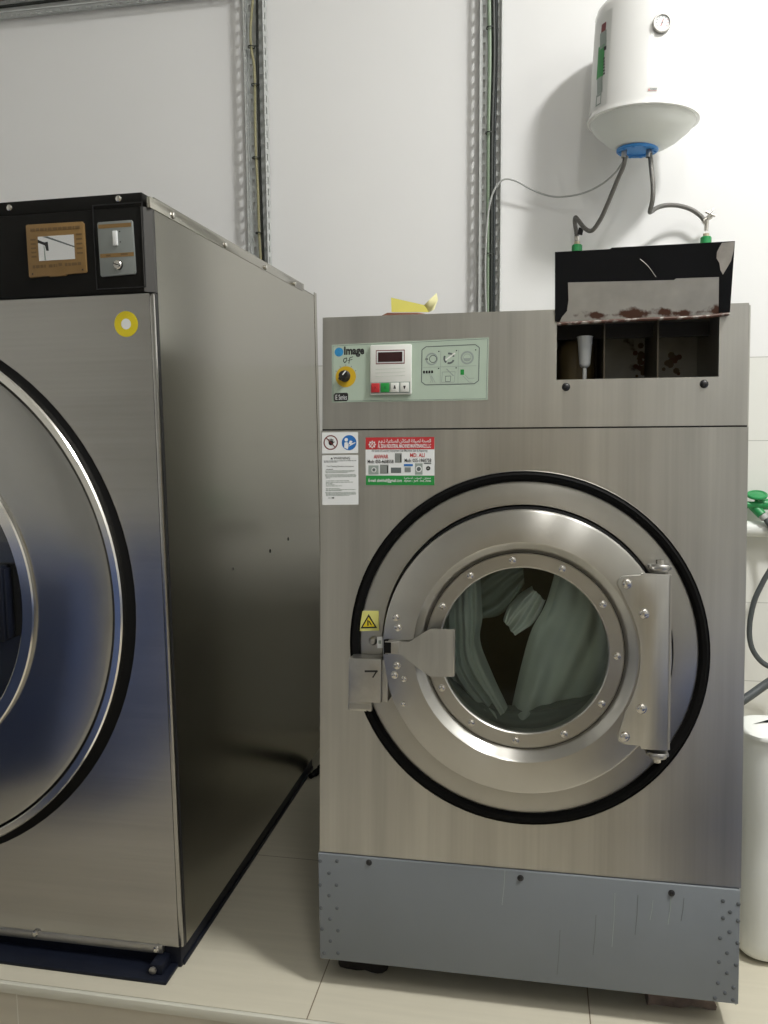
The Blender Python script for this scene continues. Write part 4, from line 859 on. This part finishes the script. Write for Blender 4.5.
b.tube([p, p+Vector((.008, -.012, .010))], .005, M['bolt_steel'], 10, 0); b.build('cross_handle', va)
# green stop valve at the right
tp = thing('stop_valve', 'green stop valve with handwheel beside the washing machine', 'tap', Matrix.Translation((1.29, 1.45, zp)))
b = MB(); b.tube([(1.290, 1.46, zp), (1.70, 1.46, zp)], .0135, M['green_ppr'], 16, 0); b.lathe([(.012, -.022), (.02, -.018), (.02, .018), (.012, .022)], (1.285, 1.455, zp), (1, 0, 0), M['green_ppr'], 18)
a0 = at(752, 505, 1.44); a1 = at(762, 515, 1.42); b.tube([a0, a1], .017, M['green_ppr'], 16, 0); b.build('valve_body', tp)
hw = at(757, 495, 1.43); b = MB(); b.tube([at(756, 504, 1.45), hw], .006, M['green_ppr'], 10, 0); b.build('spindle', tp)
b = MB(); ax = (-.05, -.35, 1)
b.lathe([(.030+.006*math.cos(t*PI/4), .006*math.sin(t*PI/4)) for t in range(8)], hw, ax, M['green_ppr'], 28, True); b.lathe([(.031, .002), (.009, .006), (.0001, .007)], hw, ax, M['green_ppr'], 28); b.lathe([(.031, -.002), (.0001, -.003)], hw, ax, M['green_ppr'], 28); b.build('handwheel', tp)
b = MB(); b.tube([a1, at(765.5, 519, 1.415)], .014, M['cable_grey'], 14, 0); lab(b.build('hose_coupling', tp), 'grey hose coupling')
b = MB(); b.tube(path([(765.5, 519, 1.415), (772, 530, 1.41), (777, 548, 1.40), (772, 566, 1.40), (763, 582, 1.40), (754, 602, 1.40), (749.5, 626, 1.40), (751, 645, 1.40), (758, 658, 1.40), (768, 666, 1.40), (785, 672, 1.40)]), .0095, M['hose_grey'], 12, 8)
tag(b.build('supply_hose', None), 'dark grey hose looping down from the green stop valve', 'hose')
b = MB(); b.tube(path([(700, 727, 1.30), (742, 701, 1.33), (768, 683, 1.36), (800, 664, 1.36)]), .016, M['hose_grey'], 14, 8)
tag(b.build('drain_hose', None), 'thick dark drain hose slanting behind the white jug', 'hose')
b = MB(); c = at(756, 529, 1.452); b.tube([(.95, 1.452, c.z), (1.25, 1.452, c.z+.001), (1.75, 1.452, c.z+.002)], .029, M['white_plastic'], 20, 2)
tag(b.build('insulated_pipe', None), 'white lagged pipe running along the wall below the green stop valve', 'pipe')

# -------------------------------------------------------------- cable trays
def tray_mesh(length, w=.081, dep=.046, pitch=.043, t=.0013):
    'slotted channel along local z, open towards -y'
    b = MB(); mt = M['galv']
    def sheet_(us, slot_cols, f):
        zs = []; z = .008
        while z < length-pitch: zs += [z, z+.026]; z += pitch
        zz = [0]+zs+[length]
        vs = []; k = len(us)
        for z_ in zz:
            for u in us: vs.append(f(u, z_, 0))
        fs = []; edge = []
        nrow = len(zz)
        solid = lambda i, j: 0 <= i < nrow-1 and 0 <= j < k-1 and not (j in slot_cols and i % 2 == 1 and 0 < i < nrow-2)
        n = len(vs); vs += [f(u, z_, t) for z_ in zz for u in us]
        for i in range(nrow-1):
            for j in range(k-1):
                if not solid(i, j): continue
                a, b_, c_, d_ = i*k+j, i*k+j+1, (i+1)*k+j+1, (i+1)*k+j
                fs.append([a, b_, c_, d_]); fs.append([n+d_, n+c_, n+b_, n+a])
                for (p, q, ii, jj) in ((a, b_, i-1, j), (b_, c_, i, j+1), (c_, d_, i+1, j), (d_, a, i, j-1)):
                    if not solid(ii, jj): fs.append([p, n+p, n+q, q])
        b.add(vs, fs, mt)
    h = w/2
    sheet_([-h, -h+.010, -h+.019, h-.019, h-.010, h], (1, 3), lambda u, z, o: (u, -.008+o, z))
    b.box(-h, -h+.0075, -.008-dep, -.008-dep+t, 0, length, mt)
    for s in (-1, 1): sheet_([0, .016, .028, dep], (1,), lambda u, z, o, s=s: (s*(h-o), -.008-u, z))
    return b
def tray(x, z0, z1, label):
    b = tray_mesh(z1-z0); b.recentre = False; o = b.build('cable_tray', None, Matrix.Translation((x, 1.5, z0)), 30); fix_normals(o)
    return tag(o, label, 'cable tray', 'slotted steel cable trays on the back wall')
xl, xr = -.6015, .2935
tray(xl, .0, 3.05, 'upright slotted steel cable tray rising behind the dryer')
tray(xr, .0, 3.05, 'upright slotted steel cable tray rising behind the washing machine')
b = tray_mesh(1.70); b.recentre = False; zt_ = 2.955
o = fix_normals(b.build('cable_tray', None, Matrix.Translation((-.66, 1.5, zt_)) @ Matrix.Rotation(-PI/2, 4, 'Y'), 30)); tag(o, 'horizontal slotted steel cable tray high on the wall above the dryer', 'cable tray', 'slotted steel cable trays on the back wall')
def cable(name, pts, r, mat, label, ties=(), tie_w=.014, Y=1.472):
    P = path([(x, y, Y) for x, y in pts]); a, z_ = P[0], P[-1]; P = [a+(a-P[1]).normalized()*.12]+P+[z_+(z_-P[-2]).normalized()*.35]
    b = MB(); b.tube(P, r, mat, 8, 6); o = tag(b.build(name, None), label, 'cable')
    for (tx, ty) in ties:
        p = at(tx, ty, Y); b = MB(); b.lathe([(tie_w-.0015, -.0022), (tie_w, -.0022), (tie_w, .0022), (tie_w-.0015, .0022)], p, (0, 0, 1), M['cable_black'], 14, True); b.box(p.x+tie_w-.002, p.x+tie_w+.006, p.y-.006, p.y-.001, p.z-.002, p.z+.002, M['cable_black']); fix_normals(b.build('cable_tie', o))
    return o
cable('electrical_cable', [(252.8, 0), (250.5, 30), (251.5, 50), (254.5, 70), (255.2, 120), (256, 155), (258, 190), (259, 230), (261, 262)], .0052, M['cable_olive'], 'olive yellow cable in the upright tray behind the dryer', ((251.5, 47), (254.8, 85), (255.6, 158), (259, 233)))
cable('electrical_cable', [(257, 0), (257.5, 60), (259, 130), (261, 200), (263.5, 262)], .0055, M['cable_black'], 'black cable beside the olive cable in the upright tray', Y=1.476)
cable('electrical_cable', [(489.5, 0), (490, 60), (489, 130), (488.6, 200), (488.5, 260), (488, 320)], .0075, M['cable_green'], 'pale green cable in the upright tray behind the washing machine', ((490.5, 28), (489.5, 133), (488.5, 254)), .016)
cable('electrical_cable', [(493.5, 0), (494, 60), (492, 130), (491.5, 200), (491.2, 260), (491, 320)], .0075, M['cable_black'], 'black cable beside the pale green cable in the upright tray', Y=1.468)
cable('electrical_cable', [(496.5, 0), (496.5, 60), (495, 130), (494.4, 200), (494, 320)], .005, M['hose_grey'], 'dark grey cable at the edge of the tray behind the washing machine', Y=1.474)
b = MB(); b.tube([(-2.3, 1.465, zt_+.012), (-1.6, 1.462, zt_+.022), (-1.2, 1.466, zt_+.020), (-.75, 1.465, zt_+.012)], .0055, M['cable_brown'], 8, 8); tag(b.build('electrical_cable', None), 'brown cable lying in the horizontal tray', 'cable')
b = MB(); b.tube([(-2.3, 1.470, zt_-.004), (-1.6, 1.472, zt_-.002), (-1.2, 1.470, zt_+.0), (-.75, 1.472, zt_-.004)], .006, M['cable_black'], 8, 8); tag(b.build('electrical_cable', None), 'black cable lying under the brown cable in the horizontal tray', 'cable')

# ------------------------------------------------------------ white jug
def rr_loop(x0, x1, y0, y1, r, z, n=8):
    out = []
    for cx_, cy_, a0_ in ((x1-r, y1-r, 0), (x0+r, y1-r, PI/2), (x0+r, y0+r, PI), (x1-r, y0+r, 1.5*PI)):
        for i in range(n+1): a = a0_+PI/2*i/n; out.append((cx_+r*math.cos(a), cy_+r*math.sin(a), z))
    return out
jx0, jx1, jy0, jy1 = .958, 1.262, .232, .385
jug = thing('plastic_jug', 'white plastic jerry can standing on the floor beside the washing machine', 'jerry can', Matrix.Translation(((jx0+jx1)/2, (jy0+jy1)/2, 0)))
prof = [(.045, .0), (.022, .004), (.010, .013), (.003, .028), (0, .05), (0, .25), (.002, .30), (0, .35), (0, .49), (.004, .52), (.004, .545), (-.002, .548), (-.002, .556), (.004, .560), (.02, .566), (.06, .572)]
b = MB(); vs = []; fs = []
for ins, z in prof: vs += rr_loop(jx0+ins, jx1-ins, jy0+ins, jy1-ins, max(.012, .055-ins*.5), z)
k = len(vs)//len(prof)
for j in range(len(prof)-1):
    for i in range(k): fs.append([j*k+i, j*k+(i+1) % k, (j+1)*k+(i+1) % k, (j+1)*k+i])
fs.append(list(range(k))[::-1]); fs.append([(len(prof)-1)*k+i for i in range(k)]); b.add(vs, fs, M['white_plastic']); b.build('body', jug, None, 60)
b = MB(); b.tube([(jx0+.085, (jy0+jy1)/2-.02, .565), (jx0+.09, (jy0+jy1)/2-.02, .612), (jx0+.14, (jy0+jy1)/2-.02, .622), (jx0+.19, (jy0+jy1)/2-.02, .612), (jx0+.195, (jy0+jy1)/2-.02, .565)], .016, M['white_plastic'], 14, 6); b.build('handle', jug)
b = MB(); b.lathe([(.032, .57), (.032, .60), (.029, .604), (.0001, .604)], (jx0+.245, (jy0+jy1)/2, 0), (0, 0, 1), M['white_plastic'], 24); b.build('cap', jug)
# black hose nozzle on the floor between the machines
b = MB(); pts = [(-.312, 1.045, .011), (-.302, 1.07, .013), (-.288, 1.098, .017), (-.27, 1.13, .021), (-.22, 1.17, .021), (-.10, 1.20, .021), (.1, 1.24, .021), (.4, 1.25, .021)]
b.tube(pts, [.009]*5+[.012]*5+[.017]*4+[.02]*60, M['rubber'], 14, 5); tag(b.build('hose_nozzle', None), 'black rubber hose end lying on the floor between the two machines', 'hose')

# ---------------------------------------------------------------- lighting
def tube_light(name, loc, sx, sy, watts, col, rotz=0, tilt=(0, 0)):
    ld = bpy.data.lights.new(name, 'AREA'); ld.shape = 'RECTANGLE'; ld.size = sx; ld.size_y = sy; ld.energy = watts; ld.color = col
    o = bpy.data.objects.new(name, ld); COL.objects.link(o); o.location = loc; o.rotation_euler = (tilt[0], tilt[1], rotz); return o
tube_light('ceiling_tube_light', (2.1, -.6, 4.2), .3, .5, 132, (1, .99, .96))
tube_light('ceiling_tube_light', (1.0, -2.2, 4.2), .3, 1.2, 30, (1, .98, .93))
w = bpy.data.worlds.new('world'); SC.world = w; w.use_nodes = True
w.node_tree.nodes['Background'].inputs[0].default_value = (.9, .92, 1, 1); w.node_tree.nodes['Background'].inputs[1].default_value = .15
SC.cycles.max_bounces = 10; SC.cycles.diffuse_bounces = 5; SC.cycles.glossy_bounces = 5; SC.cycles.transparent_max_bounces = 12
SC.cycles.caustics_reflective = False; SC.cycles.caustics_refractive = False; SC.cycles.sample_clamp_indirect = 6
